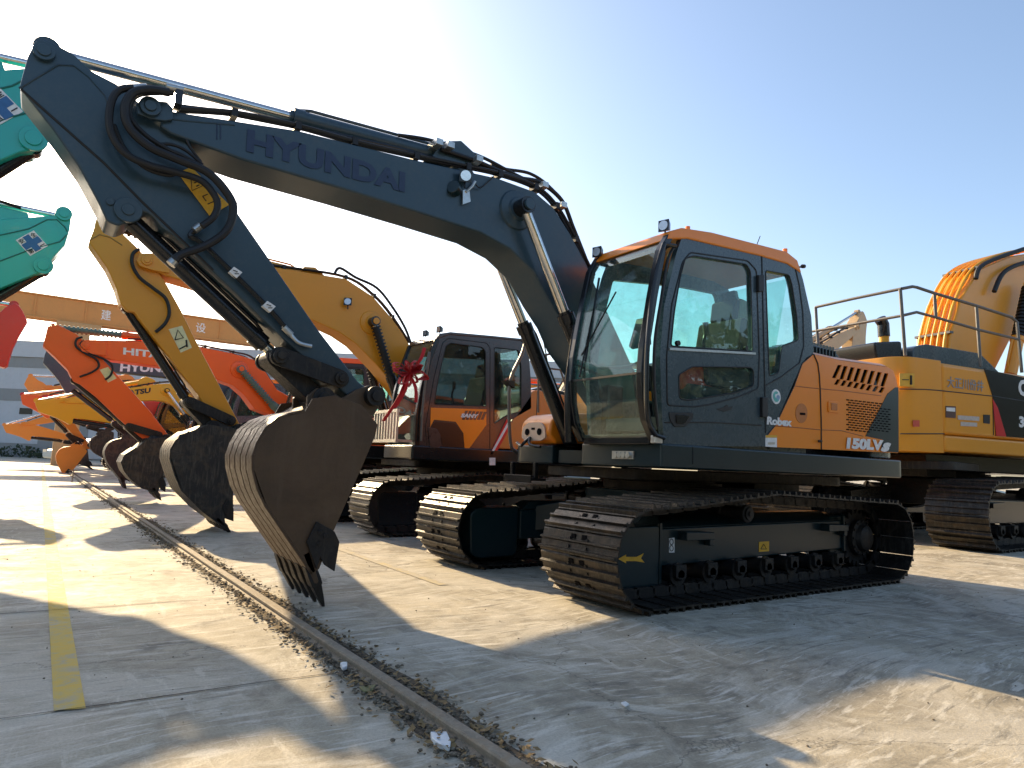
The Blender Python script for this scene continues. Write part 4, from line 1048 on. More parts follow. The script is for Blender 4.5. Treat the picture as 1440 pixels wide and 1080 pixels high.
for k in range(6):
    q = MB(); q.prism(P2([S8(870+18*k, 712+k), S8(884+18*k, 712+k), S8(868+18*k, 756), S8(854+18*k, 755)]), y-.0075, y-.003); q.done('door_stripe', MAROON, cab2)
text_fit('maker_lettering', 'SANY', WHITE, cab2, T3(s2, *S8(850, 744), y-.009), T3(s2, *S8(936, 748), y-.009), T3(s2, *S8(852, 724), y-.009), .06, .2)
q = MB(); q.prism(P2([S8(985, 930), S8(1070, 752), S8(1082, 775), S8(1082, 800), S8(1010, 932)]), y-.01, y-.003); q.done('red_stripe', paint('stripe_red', (.62, .015, .02), .35, dirt=.1), cab2)
q = MB(); q.prism(P2([S8(990, 918), S8(1078, 760), S8(1082, 775), S8(998, 925)]), y-.013, y-.009); q.done('stripe_edge', WHITE, cab2)
q = MB(); q.prism(P2([S8(984, 938), S8(1012, 938), S8(1012, 974), S8(984, 974)]), -1.246, -1.236); q.done('info_label', WHITE, R2)
q = MB(); q.prism(round_poly(P2([S8(690, 790), S8(735, 800), S8(750, 830), S8(750, 890), S8(700, 890)]), .03), y-.012, y-.002); q.done('door_handle', MAROON, cab2, bevel=.004)
lamp_on_cab(s2, cab2, C2)
# front guard of vertical bars on the cab deck
q = MB(); a_, b_ = s2.L(537, 578, -1.2), s2.L(537, 630, -1.2)
for k in range(9): q.box(-1.56, -1.53, -1.22+k*.085, -1.19+k*.085, 1.18, 1.56)
q.box(-1.565, -1.525, -1.23, -.5, 1.54, 1.58); q.box(-1.565, -1.525, -1.23, -.5, 1.16, 1.20); q.box(-1.54, -1.33, -1.22, -1.18, 1.17, 1.2); q.done('front_guard', STEEL, R2)
q = MB(); q.tube(smooth_pts(s2.P3([(604, 500), (598, 540), (594, 580), (592, 620)], -1.27), 5), .016, 8); q.tube(s2.P3([(604, 495), (600, 520)], -1.3), .02, 8); q.done('grab_rail', TUBEM, cab2)
# red ribbon bow tied to the boom ram
rb_ = MB(); rnd = random.Random(11); c = s2.L(575, 524, -1.45)
for k in range(17):
    a = rnd.uniform(0, 2*PI); l = rnd.uniform(.12, .25); dz = math.sin(a)*l; dx = math.cos(a)*l; yo = rnd.uniform(-.08, .08)
    n_ = Vector((-math.sin(a), 0, math.cos(a)))*rnd.uniform(.03, .07)
    pts = smooth_pts([(c[0], -1.45, c[1]), (c[0]+dx*.6+n_.x, -1.47+yo, c[1]+dz*.6+n_.z), (c[0]+dx, -1.45+yo, c[1]+dz), (c[0]+dx*.6-n_.x, -1.43+yo, c[1]+dz*.6-n_.z), (c[0], -1.45, c[1])], 4)
    for p_, q_ in zip(pts[:-1], pts[1:]):
        w_ = .035; d_ = Vector((0, w_, .01)); th = Vector((.004, 0, .004))
        rb_.hull8([tuple(p_-d_), tuple(p_+d_), tuple(p_+d_+th), tuple(p_-d_+th)], [tuple(q_-d_), tuple(q_+d_), tuple(q_+d_+th), tuple(q_-d_+th)])
for ex, ez in ((-.16, -.45), (.12, -.36), (.20, .34), (-.30, -.62)):
    pts = smooth_pts([(c[0], -1.45, c[1]), (c[0]+ex*.5+.03, -1.48, c[1]+ez*.5), (c[0]+ex, -1.45, c[1]+ez)], 5)
    for p_, q_ in zip(pts[:-1], pts[1:]):
        d_ = Vector((.028, .01, 0)); th = Vector((0, .006, 0))
        rb_.hull8([tuple(p_-d_), tuple(p_+d_), tuple(p_+d_+th), tuple(p_-d_+th)], [tuple(q_-d_), tuple(q_+d_), tuple(q_+d_+th), tuple(q_-d_+th)])
ro = rb_.done('ribbon_bow', REDF, None, M=Matrix.Translation((X1, Y1, 0))); tag(ro, 'big bow of crumpled red ribbon hanging at the front of the maroon cab', 'ribbon')

# ---- third: red-orange with white lettering
X2, Y2 = 5.3, 13.6
s3 = Mach('excavator', X2, Y2); R3 = s3.root
tag(R3, 'red-orange excavator with white letters on its boom, third from the camera', 'excavator', 'excavators parked in a row')
undercarriage(s3, BLACKG, detail=0)
yn3 = -.14; ya3 = -.095; F3 = dict(G)
F3['boom'] = s3.P([(119, 478), (178, 479), (240, 481), (289, 489), (328, 497), (358, 506), (375, 525), (390, 548)], yn3)+[(-.30, 1.60), (-.30, 1.45), (-.38, 1.33), (-.62, 1.36)]+s3.P([(358, 575), (344, 556), (328, 542), (303, 533), (250, 519), (200, 512), (156, 506), (122, 496)], yn3)
F3['ear'] = s3.P([(111, 486), (116, 478), (135, 478), (150, 482), (150, 500), (130, 498), (115, 494)], yn3-.03); F3['pin_arm'] = s3.L(121, 487, yn3)
F3['arm'] = round_poly(s3.P([(60, 486), (64, 472), (67, 459), (80, 456), (108, 470), (150, 511), (211, 578), (237, 612), (237, 620), (226, 620), (200, 617), (167, 589), (135, 558), (112, 540), (103, 536), (95, 520), (78, 503)], ya3), .02)
F3['topline'] = s3.P([(180, 479), (240, 481), (289, 489), (328, 497), (358, 507), (388, 548)], yn3)
F3['ram_arm'] = (s3.L(76, 461, .05), s3.L(230, 478, .05)); F3['bracket'] = s3.P([(220, 483), (226, 474), (236, 474), (246, 484)], .05); F3['split_arm'] = .62
F3['ram_boom'] = (s3.L(339, 519, -.27), (-.80, 1.02)); F3['ram_bucket'] = (s3.L(105, 535, .05), s3.L(180, 600, .05)); F3['split_bucket'] = .1
F3['pin_link'] = s3.L(180, 600, 0); F3['pin_armlink'] = s3.L(222, 612, 0); F3['pin_bucket1'] = s3.L(204, 622, 0); F3['pin_bucket2'] = s3.L(232, 616, 0)
by3 = .04-.4
F3['bucket'] = {'side': s3.P([(232, 615), (240, 622), (238, 645), (229, 668), (232, 690), (224, 686), (222, 692), (200, 686), (178, 667), (171, 650), (173, 642), (192, 631), (206, 618)], by3),
  'back': s3.P([(206, 618), (192, 630), (176, 640), (171, 650), (175, 662), (184, 673), (200, 686), (220, 692)], by3), 'c': s3.L(205, 650, by3), 'lip': s3.L(218, 690, by3), 'tip': s3.L(227, 704, by3),
  'ear': s3.P([(198, 628), (200, 617), (212, 617), (225, 613), (238, 616), (238, 630)], .1), 'cut': s3.P([(222, 676), (228, 668), (233, 680), (232, 692), (225, 688)], by3), 'bolts': s3.P([(228, 680)], by3)}
spring = plain('boot_green_grey', (.12, .19, .17), .6)
b3, a3, k3 = front_end(s3, F3, ORED, ORED, BUCKD, BLACKG, boot=spring, bmat_rib=BUCKD, bk_w=.85, bcyl=spring)
text_fit('boom_lettering', 'HITACHI', WHITE, b3, T3(s3, 173, 498.5, yn3-.004), T3(s3, 262, 508, yn3-.004), T3(s3, 173.5, 488.5, yn3-.004), .035)
label2(s3, a3, [(140, 520), (152, 516), (164, 532), (152, 538)], CREAM, ya3-.004)
hose2(s3, a3, [(116, 474), (108, 477), (107, 487), (120, 497), (135, 505), (139, 515), (130, 523), (112, 530)], ya3-.06, .018); hose2(s3, a3, [(118, 478), (113, 486), (125, 496), (148, 506), (158, 515), (156, 527), (148, 534)], ya3-.06, .018)
cab3 = upper_simple(s3, GC, ORED, BLACKG, plain('cab_black_red', (.03, .012, .012), .3), ORED, gside=GLASSM)
lamp_on_cab(s3, cab3, GC)

def generic(loc, rz, s, F, cols, label, group=None, detail=0, decals=None, seatcab=True, teeth=5):
    cb, ca, cbk, side, cabc = cols
    g = Mach('excavator', loc[0], loc[1], rz, s); tag(g.root, label, 'excavator', group)
    undercarriage(g, BLACKG, detail=0)
    b, a, k = front_end(g, F, cb, ca, cbk, BLACKG, bmat_rib=cbk, teeth=teeth)
    c = upper_simple(g, GC, side, BLACKG, cabc, side)
    return g, b, a, k, c
BK = MAROON
def letter(g, b, txt, F, mat, x0, x1, h=.2, z=None, bold=.04, flip=False, dy=-.142):
    """letters along the boom between local x0 and x1"""
    top = [p for p in F['boom']]
    def ztop(x):
        best = None
        for (xa, za), (xb, zb) in zip(top[:-1], top[1:]):
            if min(xa, xb) <= x <= max(xa, xb) and abs(xa-xb) > 1e-6:
                zz = za+(zb-za)*(x-xa)/(xb-xa); best = zz if best is None else max(best, zz)
        return best
    za, zb = ztop(x0)-h*1.5, ztop(x1)-h*1.5; y = dy-.004
    return text_fit('boom_lettering', txt, mat, b, (x0, y, za), (x1, y, zb), (x0, y, za+h), bold)
ROW = 'excavators parked in a row'
F4 = turn(G, .02)
g4 = generic((5.15, 18.9), 0, 1.0, F4, (DGREY, DGREY, BUCKD, ORANGE, DCAB), 'dark blue excavator with white letters on its boom, fourth from the camera', ROW)
letter(g4[0], g4[1], 'HYUNDAI', F4, WHITE, -3.75, -2.35, .2)
F5 = turn(G, .17, .38)
g5 = generic((5.2, 23.4), 0, 1.0, F5, (YELB, YELB, BUCKD, YELB, BLACKG), 'bright yellow excavator with black letters on its boom, fifth from the camera', ROW)
letter(g5[0], g5[1], 'KOMATSU', F5, BDEC, -3.7, -2.6, .16)
F6 = turn(G, .10, .30)
g6 = generic((4.7, 27.6), 0, 1.0, F6, (REDP, ORED, BUCKD, ORED, BLACKG), 'red excavator with a lowered boom, just beyond the bright yellow one', ROW)
def solve_left(u, v, Y, s, arm):
    best = None; zt = atY(u, v, Y).z
    for k in range(200):
        f = turn(G, -.7+k*.006, arm); e = abs(f['ram_arm'][0][1]*s-zt)
        if best is None or e < best[0]: best = (e, f)
    f = best[1]; return f, (atY(u, v, Y).x-f['ram_arm'][0][0]*s, Y)
F7, l7 = solve_left(43, 528, 29.2, 1.1, -.20)
g7 = generic(l7, 0, 1.1, F7, (TANP, TANP, TANP, TANP, BLACKG), 'tan excavator with raised elbow and tan bucket in front of the grey warehouse', ROW)
F8, l8 = solve_left(6, 597, 34, 1.0, .30)
g8 = generic(l8, 0, 1.0, F8, (TANP, TANP, BUCKD, YELB, BLACKG), 'farthest excavator, tan arm stretched low to the left before the warehouse', ROW)
# ---- opposite row, arms pointing to the right
OPP = 'excavators of the opposite row'
def place_by_elbow(u, v, Y, s, F):
    q = atY(u, v, Y); xe, ze = F['ram_arm'][0]
    return (q.x+xe*s, Y), q.z/s
def solve_turn(u, v, Y, s, arm=0):
    lo = -.5; best = None
    for k in range(200):
        a = -.6+k*.006
        f = turn(G, a, arm); z = f['ram_arm'][0][1]*s; e = abs(z-atY(u, v, Y).z)
        if best is None or e < best[0]: best = (e, a, f)
    f = best[2]; return f, (atY(u, v, Y).x+f['ram_arm'][0][0]*s, Y)
def sticker(g, a, F, size, off, zoff):
    pa = Vector((F['pin_arm'][0]+off, 0, F['pin_arm'][1]+zoff)); y = .05+.147
    ang = .6
    R_ = lambda x, z: (pa.x+math.cos(ang)*x-math.sin(ang)*z, pa.z+math.sin(ang)*x+math.cos(ang)*z)
    w = MB(); w.prism([R_(-size, -size), R_(size, -size), R_(size, size), R_(-size, size)], y, y+.004); s_ = w.done('safety_sign', WHITE, a)
    w = MB(); b_ = size*.9; c_ = size*.34
    w.prism([R_(*p) for p in ((-c_, -b_), (c_, -b_), (c_, -c_), (b_, -c_), (b_, c_), (c_, c_), (c_, b_), (-c_, b_), (-c_, c_), (-b_, c_), (-b_, -c_), (-c_, -c_))], y+.002, y+.007); w.done('blue_cross', BLUED, s_)
    for ch, cx, cz in (('安', -.62, .62), ('全', .62, .62), ('第', -.62, -.62), ('一', .62, -.62)):
        h_ = size*.26; hz = h_ if ch != '一' else h_*.15
        # seen from the +y side, local x runs to the left
        bl = R_(size*cx*-1+h_, size*cz-hz); br = R_(size*cx*-1-h_, size*cz-hz); tl = R_(size*cx*-1+h_, size*cz+hz)
        text_fit('sign_text', ch, BDEC, s_, (bl[0], y+.005, bl[1]), (br[0], y+.005, br[1]), (tl[0], y+.005, tl[1]), .01)
def kobelco(Y, f, label, sc, cen=(45, 342)):
    # f maps the second teal machine's picture points to this one's
    base = Mach('tmp', 0, Y, PI, sc); ys = .05+.145
    elbow = base.L(*f(90, 301), ys); boss = base.L(*f(61, 376), ys)
    F0 = turn(G, .16); b0 = F0['ram_bucket'][0]
    # slide the machine so that the stock ram boss meets the one in the picture
    F1 = None; best = None
    for k in range(160):
        Fk = turn(G, -.3+k*.006); e = abs(Fk['ram_bucket'][0][1]-boss[1])
        if best is None or e < best[0]: best = (e, Fk)
    F1 = dict(best[1]); dx = boss[0]-F1['ram_bucket'][0][0]
    COLL = base.root; bpy.data.objects.remove(COLL)
    X = -dx*sc
    loc = (X, Y)
    g = Mach('tmp', X, Y, PI, sc); bpy.data.objects.remove(g.root)
    px = lambda pts: g.P([f(*p) for p in pts], ys)
    A = F1['arm']; low = [p for p in A if p[1] < F1['ram_bucket'][0][1]-.25]
    top = px([(48, 386), (60, 384), (68, 376), (75, 362), (91, 345), (98, 322), (101, 300), (97, 292), (86, 293), (74, 303), (30, 306), (-10, 309)])
    F1['arm'] = top+low
    F1['noear'] = 1; F1['hb'] = .125; e_ = px([(90, 301)])[0]; F1['ram_arm'] = (e_, F1['ram_arm'][1])
    gg, b, a, k, c = generic(loc, PI, sc, F1, (TEALP, TEALP, BUCKD, TEALP, BLACKG), label, OPP)
    y = ys+.002
    seam(a, px([(-10, 333), (40, 322), (66, 309), (80, 309), (91, 319), (95, 326)]), y, .008, plain('teal_crease', (.01, .16, .13), .5))
    seam(a, px([(-10, 371), (40, 352), (84, 340), (94, 330)]), y, .008, MATS['teal_crease'])
    for u, v, r in ((90, 301, .085), (61, 374, .10)):
        c_ = px([(u, v)])[0]; o = MB(); o.cyl((c_[0], y, c_[1]), (c_[0], y+.03, c_[1]), r, 24); o.cyl((c_[0], y+.03, c_[1]), (c_[0], y+.045, c_[1]), r*.6, 20); o.done('pin_boss', TEALP, a, bevel=.004)
    # safety sign: white square turned, blue cross, one character in each corner
    cx, cz = px([cen])[0]; e1 = Vector(px([(cen[0]+8, cen[1]-4.4)])[0])-Vector((cx, cz)); ux = e1.normalized(); uz = Vector((-ux.y, ux.x))
    if uz.y < 0: uz = -uz
    S = (Vector(px([(cen[0]+12.5, cen[1]-6.8)])[0])-Vector((cx, cz))).length
    R_ = lambda x, z: (cx+ux.x*x+uz.x*z, cz+ux.y*x+uz.y*z)
    w = MB(); w.prism([R_(-S, -S), R_(S, -S), R_(S, S), R_(-S, S)], y, y+.005); sg = w.done('safety_sign', WHITE, a)
    B_, c2 = S*.92, S*.33; w = MB(); w.prism([R_(*p) for p in ((-c2, -B_), (c2, -B_), (c2, -c2), (B_, -c2), (B_, c2), (c2, c2), (c2, B_), (-c2, B_), (-c2, c2), (-B_, c2), (-B_, -c2), (-c2, -c2))], y+.003, y+.008); w.done('blue_cross', BLUED, sg)
    for ch, qx, qz in (('安', -.64, .64), ('全', .64, .64), ('第', -.64, -.64), ('一', .64, -.64)):
        h = S*.25; hz = h if ch != '一' else h*.15
        P_ = lambda x, z: (R_(S*qx+x, S*qz+z)[0], y+.006, R_(S*qx+x, S*qz+z)[1])
        text_fit('sign_text', ch, BDEC, sg, P_(-h, -hz), P_(h, -hz), P_(-h, hz), .015)
kobelco(11.3, lambda u, v: (u, v), 'teal excavator opposite, lower of two, its whole blue cross sign showing', 1.15)
kobelco(7.8, lambda u, v: (47+(u-61)*1.45, 195+(v-373)*1.45), 'nearer teal excavator opposite, its elbow partly hidden by the dark blue arm', 1.15, (27, 342))
fK3, lK3 = solve_turn(20, 430, 15.6, 1.1, -.45)
k3_ = generic(lK3, PI, 1.1, fK3, (REDP, REDP, ORED, REDP, BLACKG), 'bright red excavator opposite, its elbow showing at the left edge', OPP)
# ---- beige machine behind the cab, facing right
fB, lB = solve_turn(1203, 440, 10.6, 1.1)
kb = generic(lB, PI, 1.1, fB, (BEIGE, BEIGE, BUCKD, YEL, BLACKG), 'pale beige excavator whose elbow shows above the black engine hood, far right of centre', 'excavators facing right')
for (x, y), cc, lb_ in (((10.6, 14.6), (BEIGE, BEIGE, BUCKD, YEL, BLACKG), 'beige and ochre excavator facing right, seen through the gap beside the mirror stay'), ((11.2, 20.0), (ORED, ORED, BUCKD, ORED, BLACKG), 'red-orange excavator facing right, farthest behind the ochre boom')):
    kx = generic((x, y), PI, 1.1, turn(G, -.1), cc, lb_, 'excavators facing right')
    q = MB()
    for x in (-1.1, -.5, .3, 1.0): q.tube([(x, 1.15, 1.80), (x, 1.15, 2.5)], .02, 8)
    q.tube([(-1.2, 1.15, 2.5), (1.2, 1.15, 2.5)], .02, 8); q.tube([(-1.2, 1.15, 2.2), (1.2, 1.15, 2.2)], .016, 8); q.done('hand_rail', TUBEM, kx[0].root)
q = MB()
for x in (-1.1, -.5, .3, 1.0): q.tube([(x, 1.15, 1.86), (x, 1.15, 2.5)], .02, 8)
q.tube([(-1.2, 1.15, 2.5), (1.2, 1.15, 2.5)], .02, 8); q.tube([(-1.2, 1.15, 2.2), (1.2, 1.15, 2.2)], .016, 8); q.done('hand_rail', TUBEM, kb[0].root)

# ---- amber machine on the right, seen from behind
CX, CY, CS = 13.14, 5.64, 1.3
cat = Mach('excavator', CX, CY, PI, 1.0); RC = cat.root
tag(RC, 'amber yellow excavator at the right edge seen from behind, with handrails on its roof', 'excavator', 'excavators facing right')
TRM[0] = Matrix.Scale(CS, 4)
undercarriage(cat, BLACKG, detail=0, hubmat=plain('hub_grey', (.22, .21, .2), .5))
UR = Matrix.Rotation(math.radians(-12), 4, 'Z'); TRM[0] = UR
cu = Mach.__new__(Mach); cu.root = RC; cu.s = 1
cu.Mi = (Matrix.Translation((CX, CY, 0)) @ Matrix.Rotation(PI, 4, 'Z') @ UR).inverted()
def Lx(m, u, v, x):
    o = m.Mi @ Vector((0, 0, CAM_H)); p = m.Mi @ (Vector((0, 0, CAM_H))+ray(u, v)); d = p-o; q = o+d*((x-o.x)/d.x); return (x, q.y, q.z)
NY = 1.48
PC = lambda pts, y=NY: cu.P(pts, y)
dk = MB(); e_ = PC([(1322, 640)])[0]
xl = PC([(1262, 600)])[0][0]   # rear end on the near side
xs = PC([(1325, 560)])[0][0]; zt = PC([(1322, 507)])[0][1]; zb = PC([(1326, 637)])[0][1]; zl = PC([(1326, 611)])[0][1]; zc = PC([(1326, 549)])[0][1]
cwp = round_poly([(xs, -NY), (xl-.1, -NY, .35), (xl+.05, 0, .8), (xl-.1, NY, .35), (xs, NY)], .01, 6)
q = MB(); q.prismz(cwp, zb, zt); cwo = q.done('counterweight', CATY, RC, bevel=.10, seg=4)
q = MB(); q.prism([(xs-.008, zl), (xs-.008, zt-.02), (-1.3, zt-.06), (-1.3, zl)], -NY, NY); bod = q.done('body_cover', CATY, RC, bevel=.07, seg=4)
q = MB(); q.prism(round_poly([(xs-.008, zb+.02), (xs-.008, zl-.006), (-2.0, zl-.006), (-2.0, zb+.02)], .05), -NY-.005, NY+.01); q.done('side_sill', CATY, RC, bevel=.05, seg=3)
q = MB(); q.prism([(xs, zb-.25), (xs, zb), (-2, zb), (-2, zb-.25)], -1.2, 1.2); q.done('turntable_deck', BLACKG, RC, bevel=.02)
yy = NY+.004
P_ = cu.P
for pts in ([(1265, 547), (1300, 547.5), (1320, 549), (1396, 557), (1440, 564)], [(1266, 610), (1328, 610)], [(1384, 518), (1396, 557), (1397, 612)]):
    seam(cwo, cu.P(pts, yy-.002), yy-.002, .008)
def lab(pts, mat, y=yy+.002, name='decal', par=None):
    w = MB(); w.prism(cu.P(pts, y), y-.004, y+.002); return w.done(name, mat, par or bod)
dkp = lab([(1384, 519), (1440, 531), (1475, 538), (1475, 622), (1440, 616), (1400, 613), (1396, 557)], BLACKG, yy-.001, 'black_side_panel')
lab([(1396, 561), (1403, 573), (1415, 614), (1401, 613)], paint('stripe_red', (.62, .015, .02), .35), yy+.006, 'red_stripe', dkp)
lab([(1265, 525), (1286, 525), (1286, 544), (1265, 543)], YDEC, yy+.002, 'warning_label', cwo)
w = MB(); w.tube([Lx(cu, 0, 0, 0) if False else (cu.L(u, v, yy+.008)[0], yy+.008, cu.L(u, v, yy+.008)[1]) for u, v in ((1269, 534), (1278, 534))], .006, 6)
w.tube([(cu.L(u, v, yy+.008)[0], yy+.008, cu.L(u, v, yy+.008)[1]) for u, v in ((1281, 528), (1281, 541))], .018, 6); w.done('warning_symbol', BDEC, cwo)
lab([(1330, 571), (1344, 571.5), (1344, 588), (1330, 587)], plain('dark_label', (.1, .05, .04), .5), name='maker_label')
lab([(1331, 573), (1343, 573.5), (1343, 579), (1331, 578)], WHITE, yy+.007, 'label_header')
lab([(1383, 583), (1392, 583.5), (1392, 596), (1383, 595)], BDEC, name='small_label')
def ctext(t, bl, br, tl, mat, b=.02):
    y = yy+.004
    f = lambda p: (cu.L(p[0], p[1], y)[0], y, cu.L(p[0], p[1], y)[1])
    return text_fit('side_lettering', t, mat, bod, f(bl), f(br), f(tl), b)
ctext('大正川份井', (1332, 545), (1383, 551), (1332, 529), plain('grey_letters', (.30, .30, .30), .5), .012)
ctext('EXPORT', (1347, 592), (1377, 594), (1347, 584), WHITE, .03) if False else None
lab([(1347, 584), (1377, 586), (1377, 592), (1347, 590)], plain('pale_print', (.55, .48, .42), .5), name='faded_print'); lab([(1351, 593), (1374, 594.5), (1374, 600), (1351, 599)], plain('pale_print', (.55, .48, .42), .5), name='faded_print')
ctext('CAT', (1432, 556), (1466, 561), (1432, 533), WHITE, .05); ctext('330', (1433, 601), (1456, 603), (1433, 585), WHITE, .05)
lab([(1284, 591), (1293, 591), (1293, 600), (1284, 600)], plain('faded_red', (.6, .09, .05), .5), name='red_mark', par=cwo)
# hood, boxes, exhaust on top
q = MB(); a0 = PC([(1275, 497)], .9)[0][0]; q.prism(round_poly([(a0, zt), (a0-.02, zt+.28), (a0-.3, zt+.36), (a0-1.6, zt+.34), (a0-2.1, zt+.05)], .08), .1, 1.0); q.done('engine_hood', DCAB, RC, bevel=.05, seg=3)
q = MB(); q.prism(round_poly([(xl-.35, zt-.02), (xl-.3, zt+.30), (a0+.1, zt+.38), (a0+.08, zt)], .05), -1.2, .9); q.done('rear_hood', BLACKG, RC, bevel=.03)
ex = Lx(cu, 1243, 470, xl-.9); q = MB(); q.cyl((ex[0], ex[1], zt+.2), (ex[0], ex[1], zt+.52), .075, 18); ep = q.done('exhaust_base', YELB, RC)
q = MB(); q.tube([(ex[0], ex[1], zt+.50), (ex[0]+.01, ex[1], zt+.7), (ex[0]+.08, ex[1], zt+.78)], .09, 16); q.done('exhaust_pipe', BLACKG, ep)
# handrails
hr = MB(); P3c = lambda pts, y=NY-.1: [(cu.L(u, v, y)[0], y, cu.L(u, v, y)[1]) for u, v in pts]
hr.tube(P3c([(1268, 406), (1283, 403), (1289, 404), (1313, 412), (1373, 430), (1422, 446), (1430, 453), (1437, 524)]), .024, 8)
hr.tube(P3c([(1268, 444), (1289, 439), (1315, 446), (1377, 464), (1431, 477)]), .022, 8)
for a_, b_ in (((1266, 407), (1273, 500)), ((1314, 412), (1316, 446)), ((1373, 431), (1379, 515))): hr.tube(P3c([a_, b_]), .024, 8)
xx = cu.L(1268, 406, NY-.1)[0]
hr.tube([Lx(cu, u, v, xx) for u, v in ((1268, 406), (1200, 420), (1147, 432))], .024, 8); hr.tube([Lx(cu, u, v, xx) for u, v in ((1268, 444), (1143, 466))], .022, 8)
hr.tube([Lx(cu, u, v, xx) for u, v in ((1147, 432), (1149, 466))], .024, 8); hr.tube([Lx(cu, u, v, xx) for u, v in ((1149, 466), (1152, 500))], .024, 8)
hr.done('hand_rail', TUBEM, RC)
# boom with pipes on its back
yb_ = .10; hw = .33
bp_ = [(-.1, 1.7)]+cu.P([(1333, 520), (1338, 470), (1352, 420), (1378, 378), (1420, 360), (1475, 352)], yb_+hw)+cu.P([(1490, 400), (1452, 420), (1425, 470), (1395, 530)], yb_+hw)+[(-.7, 1.6)]
q = MB(); q.prism(bp_, yb_-hw, yb_+hw); cbm = q.done('boom', CATY, RC, bevel=.03)
bk_ = cu.P([(1336, 500), (1340, 468), (1354, 419), (1379, 377), (1420, 358), (1470, 350)], yb_+hw)
for k in range(5):
    y = yb_+hw-.08-k*.12
    q = MB(); q.tube(smooth_pts([(x+.05, y, z+.035) for x, z in bk_], 5), .026, 8); q.done('boom_pipe', YELB, cbm)
for i in (1, 3):
    q = MB(); x, z = bk_[i]; q.box(x-.02, x+.08, yb_-hw, yb_+hw, z-.01, z+.03); q.done('pipe_clamp', TUBEM, cbm)
q = MB(); q.tube(smooth_pts([(cu.L(u, v, yb_+hw+.05)[0], yb_+hw+.05, cu.L(u, v, yb_+hw+.05)[1]) for u, v in ((1372, 392), (1378, 376), (1400, 364), (1440, 350))], 5), .04, 8); q.tube(smooth_pts([(cu.L(u, v, yb_+hw+.1)[0], yb_+hw+.1, cu.L(u, v, yb_+hw+.1)[1]) for u, v in ((1398, 410), (1410, 385), (1432, 372), (1460, 366))], 5), .04, 8); q.done('hydraulic_hose', BLACK, cbm)
a_ = cu.L(1447, 400, yb_+hw+.2); b_ = cu.L(1420, 530, yb_+hw+.2)
cylinder_ram(cu, (a_[0], yb_+hw+.2, a_[1]), (b_[0], yb_+hw+.2, b_[1]), .6, .10, .06, CATY, 'boom_ram', boot=BLACK)
TRM[0] = None

# ================================================================== SETTING
# gantry crane
ga = empty('gantry_crane', (1.0, 40, 0)); tag(ga, 'rusty orange overhead gantry beam on a tan column in front of the grey warehouse', 'gantry')
GB = paint('gantry_rust_orange', (.62, .29, .08), .6, dirt=.35, dirtcol=(.35, .18, .09)); GT = paint('gantry_tan', (.52, .33, .15), .7, dirt=.4)
q = MB(); q.box(-9, 9.5, -.35, .35, 7.10, 8.15); gbm = q.done('crane_beam', GB, ga, bevel=.02)
q = MB(); q.box(-9, 9.5, -.42, .42, 8.15, 8.22); q.box(-9, 9.5, -.42, .42, 7.03, 7.10)
for k in range(9): q.box(-8.2+2.1*k, -8.14+2.1*k, -.40, -.351, 7.1, 8.15)
q.done('beam_flange', GB, gbm)
q = MB(); q.prism([(-.50, 0), (.50, 0), (.50, 7.03), (-.50, 7.03)], -.45, .45); q.box(-.95, .95, -.5, .5, 6.6, 7.02); q.done('crane_column', GT, ga, bevel=.02)
for ch, u in (('建', 148), ('设', 283)):
    a_ = atY(u-6, 446, 39.6); b_ = atY(u+8, 446, 39.6); x0 = a_.x-1.0; x1 = b_.x-1.0
    text_fit('beam_lettering', ch, WHITE, gbm, (x0, -.353, 7.35), (x1, -.353, 7.35), (x0, -.353, 7.88), .01)
# warehouse, facing the camera squarely
D = 50.0; wd = Vector((CR.x, CR.y, 0)).normalized(); wf = Vector((CF.x, CF.y, 0)).normalized(); wc = wf*D
ang = math.atan2(wd.y, wd.x)
wh = empty('warehouse', (wc.x, wc.y, 0), ang); tag(wh, 'long pale grey warehouse with darker horizontal bands behind the excavators', 'warehouse')
WL = paint('warehouse_pale', (.50, .53, .56), .8, dirt=.2, bump=0); WDK = paint('warehouse_band', (.27, .28, .28), .8, dirt=.3, bump=0)
def sheet(name, x0, x1, z0, z1, y, mat, rib=.5, dep=.05, parent=wh):
    pts = []; n = int((x1-x0)/rib)
    for k in range(n+1):
        x = x0+(x1-x0)*k/n; pts.append((x, y-(dep if k % 2 else 0)))
    pts += [(x1, y+.3), (x0, y+.3)]
    b = MB(); b.prismz(pts, z0, z1); return b.done(name, mat, parent, smooth=False)
xa, xb = -62, 6
bod_ = sheet('wall_panel', xa, xb, 1.0, 4.1, 0, WL); sheet('wall_band', xa, xb, 4.1, 5.0, -.03, WDK); sheet('wall_panel', xa, xb, 5.0, 6.6, 0, WL); sheet('wall_band', xa, xb, 6.6, 7.4, -.03, WDK); sheet('roof_fascia', xa, xb, 7.4, 8.6, -.15, WL, 1.2)
q = MB(); q.box(xa, xb, .0, .3, 0, 1.0); q.done('base_wall', WDK, wh)
q = MB(); q.box(xa, xb, .3, 14, 8.2, 8.5); q.done('roof', WL, wh)
for x in (-36.2, -33, -28, -24): 
    q = MB(); q.box(x, x+.95, -.06, .0, 3.15, 3.6); fr_ = q.done('vent_window', BLACKG, wh)
for x in (-34.6, -20.5):
    q = MB(); q.box(x, x+3.6, -.05, .0, 0, 3.0); q.done('roller_door', WDK, wh)
